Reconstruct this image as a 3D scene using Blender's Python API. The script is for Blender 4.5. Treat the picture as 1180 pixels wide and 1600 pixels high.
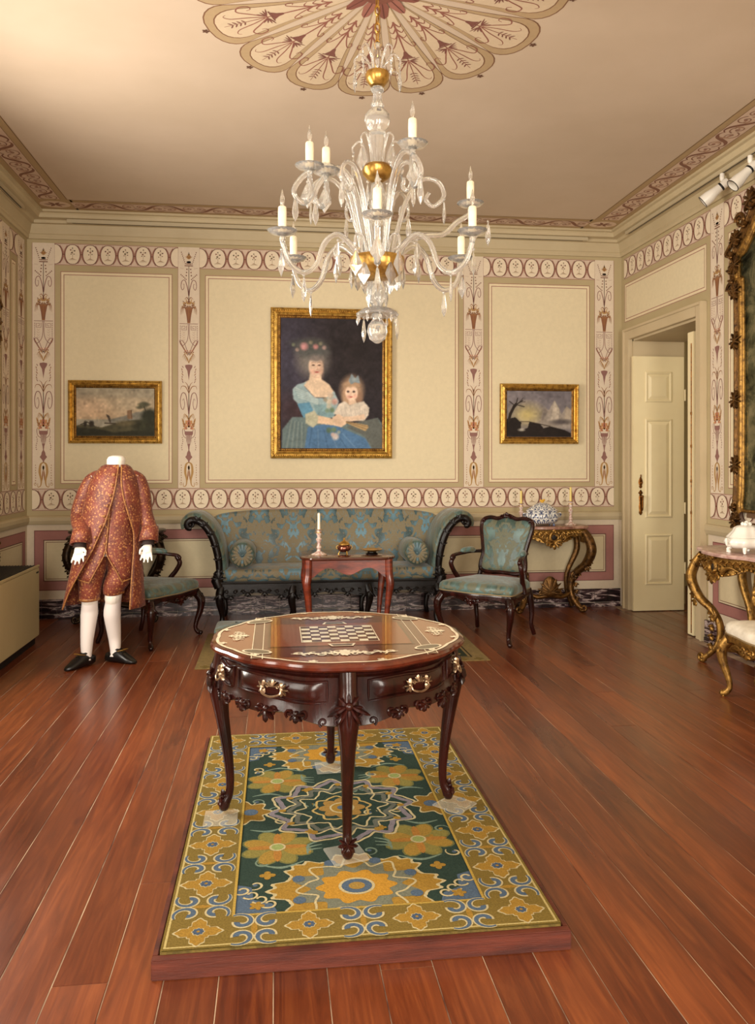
import bpy, bmesh, math, random
import numpy as np
from mathutils import Vector, Matrix
random.seed(7)
PI = math.pi
S = bpy.context.scene
for o in list(bpy.data.objects): bpy.data.objects.remove(o)
COL = S.collection

# ------------------------------------------------------------------ camera
X0, X1, Y0, Y1, ZC = -2.342, 3.56, -1.7, 8.12, 3.84      # room shell in metres
cam = bpy.data.cameras.new('camera'); camo = bpy.data.objects.new('camera', cam); COL.objects.link(camo)
camo.location = (0, 0, 1.5); camo.rotation_euler = (PI/2, 0, -math.atan(159/1280))
cam.sensor_fit = 'VERTICAL'; cam.sensor_height = 36; cam.lens = 36*1280/1600; cam.shift_y = -80/1600
cam.clip_start = 0.02
S.camera = camo
# ------------------------------------------------------------------ light
w = bpy.data.worlds.new('world'); S.world = w; w.use_nodes = True
w.node_tree.nodes['Background'].inputs[0].default_value = (1.0, .93, .82, 1); w.node_tree.nodes['Background'].inputs[1].default_value = .5
def area(name, loc, rot, sx, sy, power, col):
    l = bpy.data.lights.new(name, 'AREA'); l.shape = 'RECTANGLE'; l.size = sx; l.size_y = sy; l.energy = power; l.color = col
    l.spread = 2.75
    o = bpy.data.objects.new(name, l); COL.objects.link(o); o.location = loc; o.rotation_euler = rot
    return o
WARM = (1.0, .93, .825)
# daylight through unseen left-wall windows; the pair behind the camera is added frontal fill
area('window_daylight', (X0+.03, 4.55, 1.95), (0, -PI/2, 0), 2.3, 1.2, 140, WARM)
area('window_daylight.001', (X0+.03, 1.35, 1.95), (0, -PI/2, 0), 2.3, 1.2, 70, WARM)
area('window_daylight.002', (-.75, Y0+.03, 1.95), (PI/2, 0, 0), 1.3, 2.3, 150, WARM)
area('window_daylight.003', (1.95, Y0+.03, 1.95), (PI/2, 0, 0), 1.3, 2.3, 138, WARM)
S.view_settings.view_transform = 'Standard'; S.view_settings.look = 'None'
S.view_settings.exposure = 0.17; S.view_settings.gamma = 1.0; S.view_settings.use_curve_mapping = False

# ------------------------------------------------------------------ helpers
def lin(r, g, b):
    f = lambda c: (c/12.92 if c <= .04045 else ((c+.055)/1.055)**2.4)
    return (f(r/255), f(g/255), f(b/255), 1)
def shared(fn):
    cache = {}
    def g(*a, **k):
        key = repr((a, sorted(k.items())))
        if key not in cache: cache[key] = fn(*a, **k)
        return cache[key]
    return g
class NT:
    def __init__(s, name):
        s.m = bpy.data.materials.new(name); s.m.use_nodes = True
        s.t = s.m.node_tree; s.b = s.t.nodes['Principled BSDF']
    def n(s, typ, **kw):
        x = s.t.nodes.new(typ)
        for k, v in kw.items():
            if k.startswith('i_'): x.inputs[int(k[2:])].default_value = v
            else: setattr(x, k, v)
        return x
    def l(s, a, b): s.t.links.new(a, b)
    def math(s, op, a, b=None):
        x = s.n('ShaderNodeMath', operation=op)
        for i, q in enumerate((a, b)):
            if q is None: continue
            if isinstance(q, (int, float)): x.inputs[i].default_value = q
            else: s.l(q, x.inputs[i])
        return x.outputs[0]
    def mix(s, fac, a, b, blend='MIX'):
        x = s.n('ShaderNodeMix', data_type='RGBA', blend_type=blend)
        for sock, q in ((x.inputs[0], fac), (x.inputs[6], a), (x.inputs[7], b)):
            if isinstance(q, (int, float, tuple)): sock.default_value = q
            else: s.l(q, sock)
        return x.outputs[2]
    def ramp(s, fac, stops, interp='LINEAR'):
        x = s.n('ShaderNodeValToRGB'); x.color_ramp.interpolation = interp
        e = x.color_ramp.elements
        while len(e) < len(stops): e.new(.5)
        for i, (p, c) in enumerate(stops): e[i].position = p; e[i].color = c
        s.l(fac, x.inputs[0]); return x.outputs[0]
    def noise(s, vec, scale, detail=3, rough=.5, dist=0):
        x = s.n('ShaderNodeTexNoise'); x.inputs['Scale'].default_value = scale; x.inputs['Detail'].default_value = detail
        x.inputs['Roughness'].default_value = rough; x.inputs['Distortion'].default_value = dist
        if vec is not None: s.l(vec, x.inputs['Vector'])
        return x.outputs[0]
    def bump(s, h, strength, dist=.01):
        x = s.n('ShaderNodeBump'); x.inputs['Strength'].default_value = strength; x.inputs['Distance'].default_value = dist
        s.l(h, x.inputs['Height']); s.l(x.outputs[0], s.b.inputs['Normal'])
    def set(s, **kw):
        for k, v in kw.items(): s.b.inputs[k.replace('_', ' ')].default_value = v
def tc(N): return N.n('ShaderNodeTexCoord').outputs['Object']
@shared
def mat(name, col, rough=.5, metal=0., var=None, bump=None, coat=0., col2=None, spec=.5, stretch=None):
    N = NT(name); N.set(Base_Color=lin(*col), Roughness=rough, Metallic=metal, Coat_Weight=coat)
    N.b.inputs['Specular IOR Level'].default_value = spec
    v = tc(N)
    if stretch:
        mp = N.n('ShaderNodeMapping'); mp.inputs['Scale'].default_value = stretch; N.l(v, mp.inputs['Vector']); v = mp.outputs[0]
    if var:
        c2 = col2 or tuple(max(0, q*.72) for q in col)
        f = N.noise(v, var, 4, .6)
        f = N.ramp(f, [(.35, (0, 0, 0, 1)), (.65, (1, 1, 1, 1))])
        N.l(N.mix(f, lin(*col), lin(*c2)), N.b.inputs['Base Color'])
    if bump:
        N.bump(N.noise(v, bump[0], 4, .6), bump[1])
    return N.m
def paint_mat(name, rough=.7, grain=60, amt=.12, bump=.0, coat=0., spec=.35):
    N = NT(name); a = N.n('ShaderNodeAttribute', attribute_name='Col')
    f = N.noise(tc(N), grain, 4, .6)
    g = N.ramp(f, [(.3, (1-amt, 1-amt, 1-amt, 1)), (.7, (1+amt*.4, 1+amt*.4, 1+amt*.4, 1))])
    N.l(N.mix(1.0, a.outputs[0], g, 'MULTIPLY'), N.b.inputs['Base Color'])
    N.set(Roughness=rough, Coat_Weight=coat); N.b.inputs['Specular IOR Level'].default_value = spec
    if bump: N.bump(f, bump)
    return N.m

class MB:
    """collects geometry for ONE mesh object"""
    def __init__(s, M=None): s.v = []; s.f = []; s.c = []; s.M = M
    def add(s, vs, fs, col=None, M=None):
        k = len(s.v); A = M
        for p in vs:
            p = Vector(p)
            if A: p = A @ p
            if s.M: p = s.M @ p
            s.v.append(p)
        for f in fs: s.f.append([k+i for i in f]); s.c.append(col)
        return s
    def box(s, x0, x1, y0, y1, z0, z1, M=None, col=None):
        vs = [(x, y, z) for z in (z0, z1) for y in (y0, y1) for x in (x0, x1)]
        return s.add(vs, [(0, 2, 3, 1), (4, 5, 7, 6), (0, 1, 5, 4), (2, 6, 7, 3), (0, 4, 6, 2), (1, 3, 7, 5)], col, M)
    def loft(s, rings, cap=True, closed=False, col=None, M=None, open_ring=False):
        n = len(rings[0]); vs = [p for r in rings for p in r]; fs = []
        R = len(rings)
        for i in range(R if closed else R-1):
            j = (i+1) % R
            for k in range(n-1 if open_ring else n):
                q = (k+1) % n
                fs.append((i*n+k, i*n+q, j*n+q, j*n+k))
        if cap and not closed and not open_ring:
            fs.append(tuple(range(n-1, -1, -1))); fs.append(tuple((R-1)*n+k for k in range(n)))
        return s.add(vs, fs, col, M)
    def tube(s, path, r, n=8, closed=False, cap=True, flat=1., col=None, M=None, up=None, twist=0):
        P = [Vector(p) for p in path]; N = len(P)
        if not isinstance(r, (list, tuple)): r = [r]*N
        elif len(r) != N: r = [np.interp(i/(N-1), np.linspace(0, 1, len(r)), r) for i in range(N)]
        T = []
        for i in range(N):
            a = P[(i-1) % N] if (closed or i) else P[0]; b = P[(i+1) % N] if (closed or i < N-1) else P[-1]
            t = b-a; T.append(t.normalized() if t.length > 1e-9 else Vector((0, 0, 1)))
        u = Vector(up) if up else (Vector((0, 0, 1)) if abs(T[0].z) < .9 else Vector((0, 1, 0)))
        rings = []
        for i in range(N):
            u = Vector(up) if up else u
            u = (u - T[i]*u.dot(T[i]))
            u = u.normalized() if u.length > 1e-6 else T[i].orthogonal().normalized()
            w_ = T[i].cross(u)
            rings.append([P[i] + (u*math.cos(2*PI*k/n+twist*i)*flat + w_*math.sin(2*PI*k/n+twist*i))*r[i] for k in range(n)])
        return s.loft(rings, cap, closed, col, M)
    def lathe(s, prof, n=24, M=None, flute=None, col=None, cap=True):
        rings = []
        for r, z in prof:
            ring = []
            for k in range(n):
                a = 2*PI*k/n; q = r
                if flute: q = r*(1+flute[1]*math.cos(flute[0]*a))
                ring.append((q*math.cos(a), q*math.sin(a), z))
            rings.append(ring)
        return s.loft(rings, cap, False, col, M)
    def prism(s, out, z0, z1, M=None, col=None):
        n = len(out)
        return s.loft([[(x, y, z0) for x, y in out], [(x, y, z1) for x, y in out]], True, False, col, M)
    def ball(s, c, r, nu=12, nv=8, M=None, col=None):
        if not isinstance(r, (tuple, list)): r = (r, r, r)
        rings = [[(c[0]+r[0]*math.sin(PI*j/nv)*math.cos(2*PI*k/nu), c[1]+r[1]*math.sin(PI*j/nv)*math.sin(2*PI*k/nu), c[2]-r[2]*math.cos(PI*j/nv)) for k in range(nu)]
                 for j in [.08]+list(range(1, nv))+[nv-.08]]
        return s.loft(rings, True, False, col, M)
    def frame(s, x0, x1, z0, z1, prof, ax='xz', M=None):
        """rectangular mitred moulding; prof = (inset, height) closed loop; lies in XZ, height towards -Y"""
        rings = []
        for d, h in prof:
            rings.append([(x0+d, -h, z0+d), (x1-d, -h, z0+d), (x1-d, -h, z1-d), (x0+d, -h, z1-d)])
        return s.loft(rings, False, True, None, M)
    def grid(s, fn, nu, nv, M=None, closeu=False, col=None):
        vs = [fn(i/(nu if closeu else nu-1), j/(nv-1)) for j in range(nv) for i in range(nu)]; fs = []
        for j in range(nv-1):
            for i in range(nu if closeu else nu-1):
                q = (i+1) % nu
                fs.append((j*nu+i, j*nu+q, (j+1)*nu+q, (j+1)*nu+i))
        return s.add(vs, fs, col, M)
    def build(s, name, m, parent=None, smooth=40, bevel=0, loc=None, rot=None, mods=None):
        me = bpy.data.meshes.new(name); me.from_pydata([tuple(p) for p in s.v], [], s.f)
        if bevel or not any(s.c):
            b = bmesh.new(); b.from_mesh(me)
            bmesh.ops.recalc_face_normals(b, faces=b.faces)
            if bevel:
                ed = [e for e in b.edges if len(e.link_faces) == 2 and e.calc_face_angle(0) > .6]
                bmesh.ops.bevel(b, geom=ed, offset=bevel, segments=2, affect='EDGES', clamp_overlap=True)
            b.to_mesh(me); b.free()
        if any(s.c):
            at = me.color_attributes.new('Col', 'FLOAT_COLOR', 'CORNER')
            arr = np.empty((len(me.loops), 4), dtype=np.float32)
            for p, c in zip(me.polygons, s.c):
                arr[p.loop_start:p.loop_start+p.loop_total] = c
            at.data.foreach_set('color', arr.ravel())
        if smooth:
            me.polygons.foreach_set('use_smooth', [True]*len(me.polygons)); me.set_sharp_from_angle(angle=math.radians(smooth))
        me.materials.append(m)
        o = bpy.data.objects.new(name, me); COL.objects.link(o)
        if parent: o.parent = parent
        if loc: o.location = loc
        if rot: o.rotation_euler = rot
        return o
def tag(o, label=None, cat=None, group=None, kind=None):
    for k, v in (('label', label), ('category', cat), ('group', group), ('kind', kind)):
        if v: o[k] = v
    return o
def thing(name, label, cat, loc=(0, 0, 0), rz=0, group=None):
    o = bpy.data.objects.new(name, None); COL.objects.link(o); o.location = loc; o.rotation_euler = (0, 0, rz)
    o.empty_display_size = .1
    return tag(o, label, cat, group)
def struct(o): return tag(o, kind='structure')
def copy_tree(o, parent=None):
    c = o.copy(); COL.objects.link(c)
    if parent: c.parent = parent
    for ch in o.children: copy_tree(ch, c)
    return c
def bez(pts, n=8, closed=False):
    """Catmull-Rom through pts"""
    P = [Vector(p) for p in pts]; N = len(P); out = []
    for i in range(N if closed else N-1):
        g = lambda k: P[k % N] if closed else P[min(max(k, 0), N-1)]
        a, b, c, d = g(i-1), g(i), g(i+1), g(i+2)
        for k in range(n):
            t = k/n
            out.append(.5*((2*b)+(c-a)*t+(2*a-5*b+4*c-d)*t*t+(3*b-a-3*c+d)*t**3))
    if not closed: out.append(P[-1])
    return out
def spiral(cx, cy, r0, r1, a0, a1, n=22):
    return [(cx+(r0+(r1-r0)*i/n)*math.cos(a0+(a1-a0)*i/n), cy+(r0+(r1-r0)*i/n)*math.sin(a0+(a1-a0)*i/n)) for i in range(n+1)]

class Paint(MB):
    """flat painted decoration: coloured shapes laid in (u, v), turned into the wall by fn(u, v, height)"""
    def __init__(s, fn): super().__init__(); s.fn = fn; s.eps = .0005; s.mx = None; s.k = 0
    def poly(s, pts, col, h=1):
        c = lin(*col) if len(col) == 3 else col
        s.k = (s.k+1) % 40; h = h+s.k*.018
        s.add([s.fn(p[0], p[1], h*s.eps) for p in pts], [tuple(range(len(pts)))], c)
        if s.mx is not None:
            s.add([s.fn(2*s.mx-p[0], p[1], h*s.eps) for p in pts], [tuple(range(len(pts)-1, -1, -1))], c)
    def rect(s, u0, u1, v0, v1, col, h=1): s.poly([(u0, v0), (u1, v0), (u1, v1), (u0, v1)], col, h)
    def lines(s, u0, u1, v0, v1, w_, col, h=2):
        s.rect(u0, u1, v0, v0+w_, col, h); s.rect(u0, u1, v1-w_, v1, col, h)
        s.rect(u0, u0+w_, v0, v1, col, h); s.rect(u1-w_, u1, v0, v1, col, h)
    def ell(s, cx, cy, rx, ry, col, h=2, n=14, a=0, p=1.):
        s.poly([(cx+rx*math.cos(t)*math.cos(a)-ry*math.sin(t)*math.sin(a), cy+rx*math.cos(t)*math.sin(a)+ry*math.sin(t)*math.cos(a)) for t in [2*PI*k/n for k in range(n)]], col, h)
    def stroke(s, pts, w_, col, h=2):
        N = len(pts); L = []; R = []
        for i in range(N):
            a = pts[max(i-1, 0)]; b = pts[min(i+1, N-1)]
            dx, dy = b[0]-a[0], b[1]-a[1]; q = math.hypot(dx, dy) or 1
            ww = w_ if isinstance(w_, (int, float)) else float(np.interp(i/(N-1), np.linspace(0, 1, len(w_)), w_))
            L.append((pts[i][0]-dy/q*ww/2, pts[i][1]+dx/q*ww/2)); R.append((pts[i][0]+dy/q*ww/2, pts[i][1]-dx/q*ww/2))
        c = lin(*col); s.k = (s.k+1) % 40; h = h+s.k*.018
        for mir in ((0, 1) if s.mx is not None else (0,)):
            g = (lambda p: (2*s.mx-p[0], p[1])) if mir else (lambda p: p)
            vs = []
            for a, b in zip(L, R): vs += [s.fn(*g(a), h*s.eps), s.fn(*g(b), h*s.eps)]
            s.add(vs, [(2*i, 2*i+1, 2*i+3, 2*i+2) for i in range(N-1)], c)
    def curve(s, pts, w_, col, h=2, n=6, closed=False):
        q = [(p[0], p[1]) for p in bez([(a, b, 0) for a, b in pts], n, closed)]
        if closed: q.append(q[0])
        s.stroke(q, w_, col, h)
    def leaf(s, a, b, w_, col, h=2):
        dx, dy = b[0]-a[0], b[1]-a[1]; q = math.hypot(dx, dy) or 1; nx, ny = -dy/q*w_/2, dx/q*w_/2
        P = lambda t, k: (a[0]+dx*t+nx*k, a[1]+dy*t+ny*k)
        s.poly([a, P(.25, -.8), P(.55, -1), P(.85, -.5), b, P(.85, .5), P(.55, 1), P(.25, .8)], col, h)
    def blob(s, cx, cy, r, lobes, amp, col, h=2, sy=1., ph=0, n=None, e=1.):
        n = n or lobes*8
        pts = []
        for k in range(n):
            t = 2*PI*k/n; q = r*(1+amp*(abs(math.cos(lobes*(t+ph)/2))**e*2-1))
            pts.append((cx+q*math.cos(t), cy+q*sy*math.sin(t)))
        s.poly(pts, col, h); return pts
# ================================================================== THE ROOM
OLIVE = (176, 160, 122); CREAM = (217, 203, 169); STRIP = (214, 198, 176); FRZ = (204, 182, 162); LINE = (150, 104, 92)
DARKB = (118, 76, 60); PURP = (138, 98, 90); GOLD = (172, 134, 80); BRN = (146, 98, 62); OV = (222, 206, 180)
M_wall = mat('wall_paint', OLIVE, .75, var=1.6, col2=(169, 152, 114), bump=(220, .04))
M_ceil = mat('ceiling_paint', (194, 174, 152), .8, var=1.2, col2=(187, 167, 144), bump=(160, .05))
M_trim = mat('trim_paint', (186, 170, 136), .6, var=2.0, col2=(178, 161, 127))
M_paint = paint_mat('painted_ornament', .7, 30, .05)
M_white = mat('door_paint', (232, 218, 176), .42, var=2., col2=(226, 210, 168))
M_frame = mat('door_frame_paint', (196, 178, 144), .5, var=2., col2=(188, 170, 136))

# ---- floor: every board an object
def floor_mat():
    N = NT('pine_board'); o = N.n('ShaderNodeObjectInfo'); g = N.n('ShaderNodeTexCoord')
    ofs = N.n('ShaderNodeVectorMath', operation='MULTIPLY_ADD'); cmb = N.n('ShaderNodeCombineXYZ')
    N.l(o.outputs['Random'], cmb.inputs[0]); N.l(o.outputs['Random'], cmb.inputs[1]); N.l(o.outputs['Random'], cmb.inputs[2])
    N.l(cmb.outputs[0], ofs.inputs[0]); ofs.inputs[1].default_value = (37, 91, 13); N.l(g.outputs['Object'], ofs.inputs[2])
    mp = N.n('ShaderNodeMapping'); mp.inputs['Scale'].default_value = (14, .9, 1); N.l(ofs.outputs[0], mp.inputs[0])
    grain = N.noise(mp.outputs[0], 2.2, 6, .62, 1.2)
    mp2 = N.n('ShaderNodeMapping'); mp2.inputs['Scale'].default_value = (2.2, .45, 1); N.l(ofs.outputs[0], mp2.inputs[0])
    blot = N.noise(mp2.outputs[0], 1.6, 3, .55, .4)
    c1 = N.ramp(grain, [(.3, lin(60, 23, 11)), (.5, lin(102, 48, 23)), (.72, lin(140, 76, 37))])
    c2 = N.ramp(blot, [(.3, lin(72, 26, 15)), (.7, lin(138, 72, 34))])
    c = N.mix(.45, c1, c2)
    tint = N.ramp(o.outputs['Random'], [(0, (.74, .68, .66, 1)), (.5, (.96, .94, .93, 1)), (1, (1.12, 1.12, 1.1, 1))])
    c = N.mix(1.0, c, tint, 'MULTIPLY')
    mp3 = N.n('ShaderNodeMapping'); mp3.inputs['Scale'].default_value = (7, 2.2, 1); N.l(ofs.outputs[0], mp3.inputs[0])
    vo = N.n('ShaderNodeTexVoronoi'); vo.inputs['Scale'].default_value = .8; N.l(mp3.outputs[0], vo.inputs['Vector'])
    knot = N.ramp(vo.outputs['Distance'], [(.03, (1, 1, 1, 1)), (.10, (0, 0, 0, 1))])
    c = N.mix(N.math('MULTIPLY', knot, .75), c, lin(70, 28, 16))
    N.l(c, N.b.inputs['Base Color'])
    rg = N.ramp(blot, [(.3, (.26, .26, .26, 1)), (.7, (.42, .42, .42, 1))]); N.l(rg, N.b.inputs['Roughness'])
    N.set(Coat_Weight=.25, Coat_Roughness=.2); N.b.inputs['Specular IOR Level'].default_value = .45
    N.bump(grain, .12, .004)
    return N.m
M_floor = floor_mat()
M_gap = mat('dusty_joint', (186, 160, 132), .9, var=2.5, col2=(70, 38, 26))
fl = struct(MB().box(X0-.3, X1+.3, Y0-.1, Y1+.1, -.06, -.0016).build('floor', M_gap, smooth=0))
BW = .157; x = X0-.02
rr = random.Random(3)
while x < X1+.62:
    ys = [Y0, Y1]
    if rr.random() < .75: ys = [Y0, rr.uniform(1.0, 7.6), Y1]
    for a, b in zip(ys, ys[1:]):
        if x+BW > X1+.01: a, b = max(a, 6.56), min(b, 7.84)
        if b-a < .1: continue
        mb = MB(); mb.box(.0015, BW-.0015, .001, b-a-.001, -.02, 0)
        mb.build('floor_board', M_floor, fl, smooth=0, bevel=.0012, loc=(x, a, rr.uniform(-.0006, .0002)))
    x += BW

# ---- walls
wb = struct(MB().box(X0-.3, X1+.7, Y1, Y1+.2, 0, ZC+.1).build('wall_back', M_wall, smooth=0))
DY0, DY1, DZ, WT = 6.53, 7.86, 2.72, .54          # door opening in the right wall
mb = MB(); mb.box(X1, X1+WT, Y0, DY0, 0, ZC+.1); mb.box(X1, X1+WT, DY1, Y1, 0, ZC+.1); mb.box(X1, X1+WT, DY0, DY1, DZ, ZC+.1)
wr = struct(mb.build('wall_right', M_wall, smooth=0))
WIN = [(3.95, 5.15), (.75, 1.95)]
mb = MB(); q = Y0
for a, b in sorted(WIN):
    mb.box(X0-.3, X0, q, a, 0, ZC+.1); mb.box(X0-.3, X0, a, b, 0, .8); mb.box(X0-.3, X0, a, b, 3.1, ZC+.1); q = b
mb.box(X0-.3, X0, q, Y1, 0, ZC+.1)
wl = struct(mb.build('wall_left', M_wall, smooth=0))
REAR_FILL_WIN = [(-1.4, -.1), (1.3, 2.6)]  # made-up rear openings behind the frontal fill lights
mb = MB(); q = X0-.3
for a, b in REAR_FILL_WIN:
    mb.box(q, a, Y0-.3, Y0, 0, ZC+.1); mb.box(a, b, Y0-.3, Y0, 0, .8); mb.box(a, b, Y0-.3, Y0, 3.1, ZC+.1); q = b
mb.box(q, X1+.7, Y0-.3, Y0, 0, ZC+.1)
struct(mb.build('wall_rear', M_wall, smooth=0))
ce = struct(MB().box(X0-.3, X1+.7, Y0-.3, Y1+.2, ZC, ZC+.12).build('ceiling', M_ceil, smooth=0))
# unseen windows beside the camera; rear-wall pair made up to carry fill light
def gl():
    N = NT('window_glass'); N.set(Base_Color=(1, 1, 1, 1), Roughness=.02, Transmission_Weight=1.0); return N.m
M_wglass = gl()
k = 1
for (a, b, side) in [(a, b, 0) for a, b in WIN]+[(a, b, 1) for a, b in REAR_FILL_WIN]:
    M = Matrix.Translation((X0-.1, 0, 0)) @ Matrix(((0, -1, 0, 0), (1, 0, 0, 0), (0, 0, 1, 0), (0, 0, 0, 1))) if side == 0 else Matrix.Translation((0, Y0-.1, 0))
    f = MB(M); f.frame(a, b, .8, 3.1, [(0, 0), (0, .06), (.06, .06), (.06, 0)]); f.box((a+b)/2-.03, (a+b)/2+.03, -.05, 0, .86, 3.04)
    for z in (1.6, 2.35): f.box(a+.05, b-.05, -.045, -.005, z-.02, z+.02)
    wo = struct(f.build('window_%d' % k, M_white, smooth=0)); MB(M).box(a+.05, b-.05, -.02, -.015, .85, 3.05).build('window_pane', M_wglass, wo, smooth=0); k += 1

# ---- cornice, dado cap, marble base
def ring(prof, name, m, parts=None):
    mb = MB(); rings = []
    for d, z in prof: rings.append([(X0+d, Y0+d, z), (X1-d, Y0+d, z), (X1-d, Y1-d, z), (X0+d, Y1-d, z)])
    mb.loft(rings, False, False); return struct(mb.build(name, m, smooth=0))
ring([(0, 3.605), (.02, 3.605), (.028, 3.625), (.028, 3.645), (.036, 3.652), (.05, 3.70), (.058, 3.735), (.085, 3.74), (.09, 3.765), (.10, 3.77), (.15, 3.775), (.155, 3.80), (.165, 3.815), (.19, 3.82), (.19, ZC)], 'trim_1', M_trim)
capp = [(0, .892), (.012, .892), (.02, .905), (.03, .93), (.03, .962), (.018, .975), (0, .98)]
def rail(name, p0, p1, nrm, prof, m):
    mb = MB(); p0 = Vector(p0); p1 = Vector(p1); n = Vector(nrm)
    mb.loft([[p+n*d+Vector((0, 0, z)) for d, z in prof] for p in (p0, p1)]); return struct(mb.build(name, m, smooth=0))
rail('trim_2', (X0, Y1, 0), (X1, Y1, 0), (0, -1, 0), capp, M_trim)
rail('trim_3', (X0, Y0, 0), (X0, Y1, 0), (1, 0, 0), capp, M_trim)
rail('trim_4', (X1, Y0, 0), (X1, 6.43, 0), (-1, 0, 0), capp, M_trim)
def marble():
    N = NT('veined_marble'); o = N.n('ShaderNodeObjectInfo'); v = N.n('ShaderNodeVectorMath', operation='ADD'); g = N.n('ShaderNodeTexCoord')
    N.l(g.outputs['Object'], v.inputs[0]); N.l(o.outputs['Location'], v.inputs[1])
    mp = N.n('ShaderNodeMapping'); mp.inputs['Rotation'].default_value = (.3, .75, .5); mp.inputs['Scale'].default_value = (3, 3, 16); N.l(v.outputs[0], mp.inputs[0])
    f = N.noise(mp.outputs[0], 1.7, 5, .6, 1.2)
    N.l(N.ramp(f, [(.36, lin(22, 14, 17)), (.48, lin(48, 32, 36)), (.53, lin(104, 82, 84)), (.57, lin(200, 182, 176)), (.63, lin(40, 26, 30))]), N.b.inputs['Base Color'])
    N.set(Roughness=.28); return N.m
M_marble = marble()
tile = None
def base(name, start, dirv, nrm, L):
    """marble base: a plinth strip with separate marble slabs set on it"""
    global tile
    rz = math.atan2(dirv[1], dirv[0])
    o = MB().box(0, L, -.012, 0, 0, .18).build(name, mat('mortar', (196, 180, 160), .8), smooth=0, loc=(start[0], start[1], 0), rot=(0, 0, rz)); struct(o)
    if tile is None:
        t = MB(); t.box(0, .137, -.026, -.004, .045, .182); t.box(0, .137, -.032, -.004, 0, .040)
        tile = t.build('marble_slab', M_marble, o, smooth=0, bevel=.002); first = True
    else: first = False
    n = int(L/.14)
    for i in range(n):
        c = tile if (first and i == 0) else tile.copy()
        if c is not tile: COL.objects.link(c)
        c.parent = o; c.location = (i*.14+.0015, 0, 0)
base('baseboard_back', (X0, Y1), (1, 0), None, X1-X0)
def base_side(name, x, ya, yb, sgn):
    # slabs along a side wall; sgn=+1 means the slabs face -X (right wall)
    rz = -PI/2 if sgn > 0 else PI/2
    L = yb-ya
    o = MB().box(0, L, -.012, 0, 0, .18).build(name, mat('mortar', (196, 180, 160), .8), smooth=0, loc=(x, yb if sgn > 0 else ya, 0), rot=(0, 0, rz)); struct(o)
    for i in range(int(L/.14)):
        c = tile.copy(); COL.objects.link(c); c.parent = o; c.location = (i*.14+.0015, 0, 0)
base_side('baseboard_right', X1, 4.2, 6.42, 1)
base_side('baseboard_left', X0, 5.5, 8.08, -1)

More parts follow.
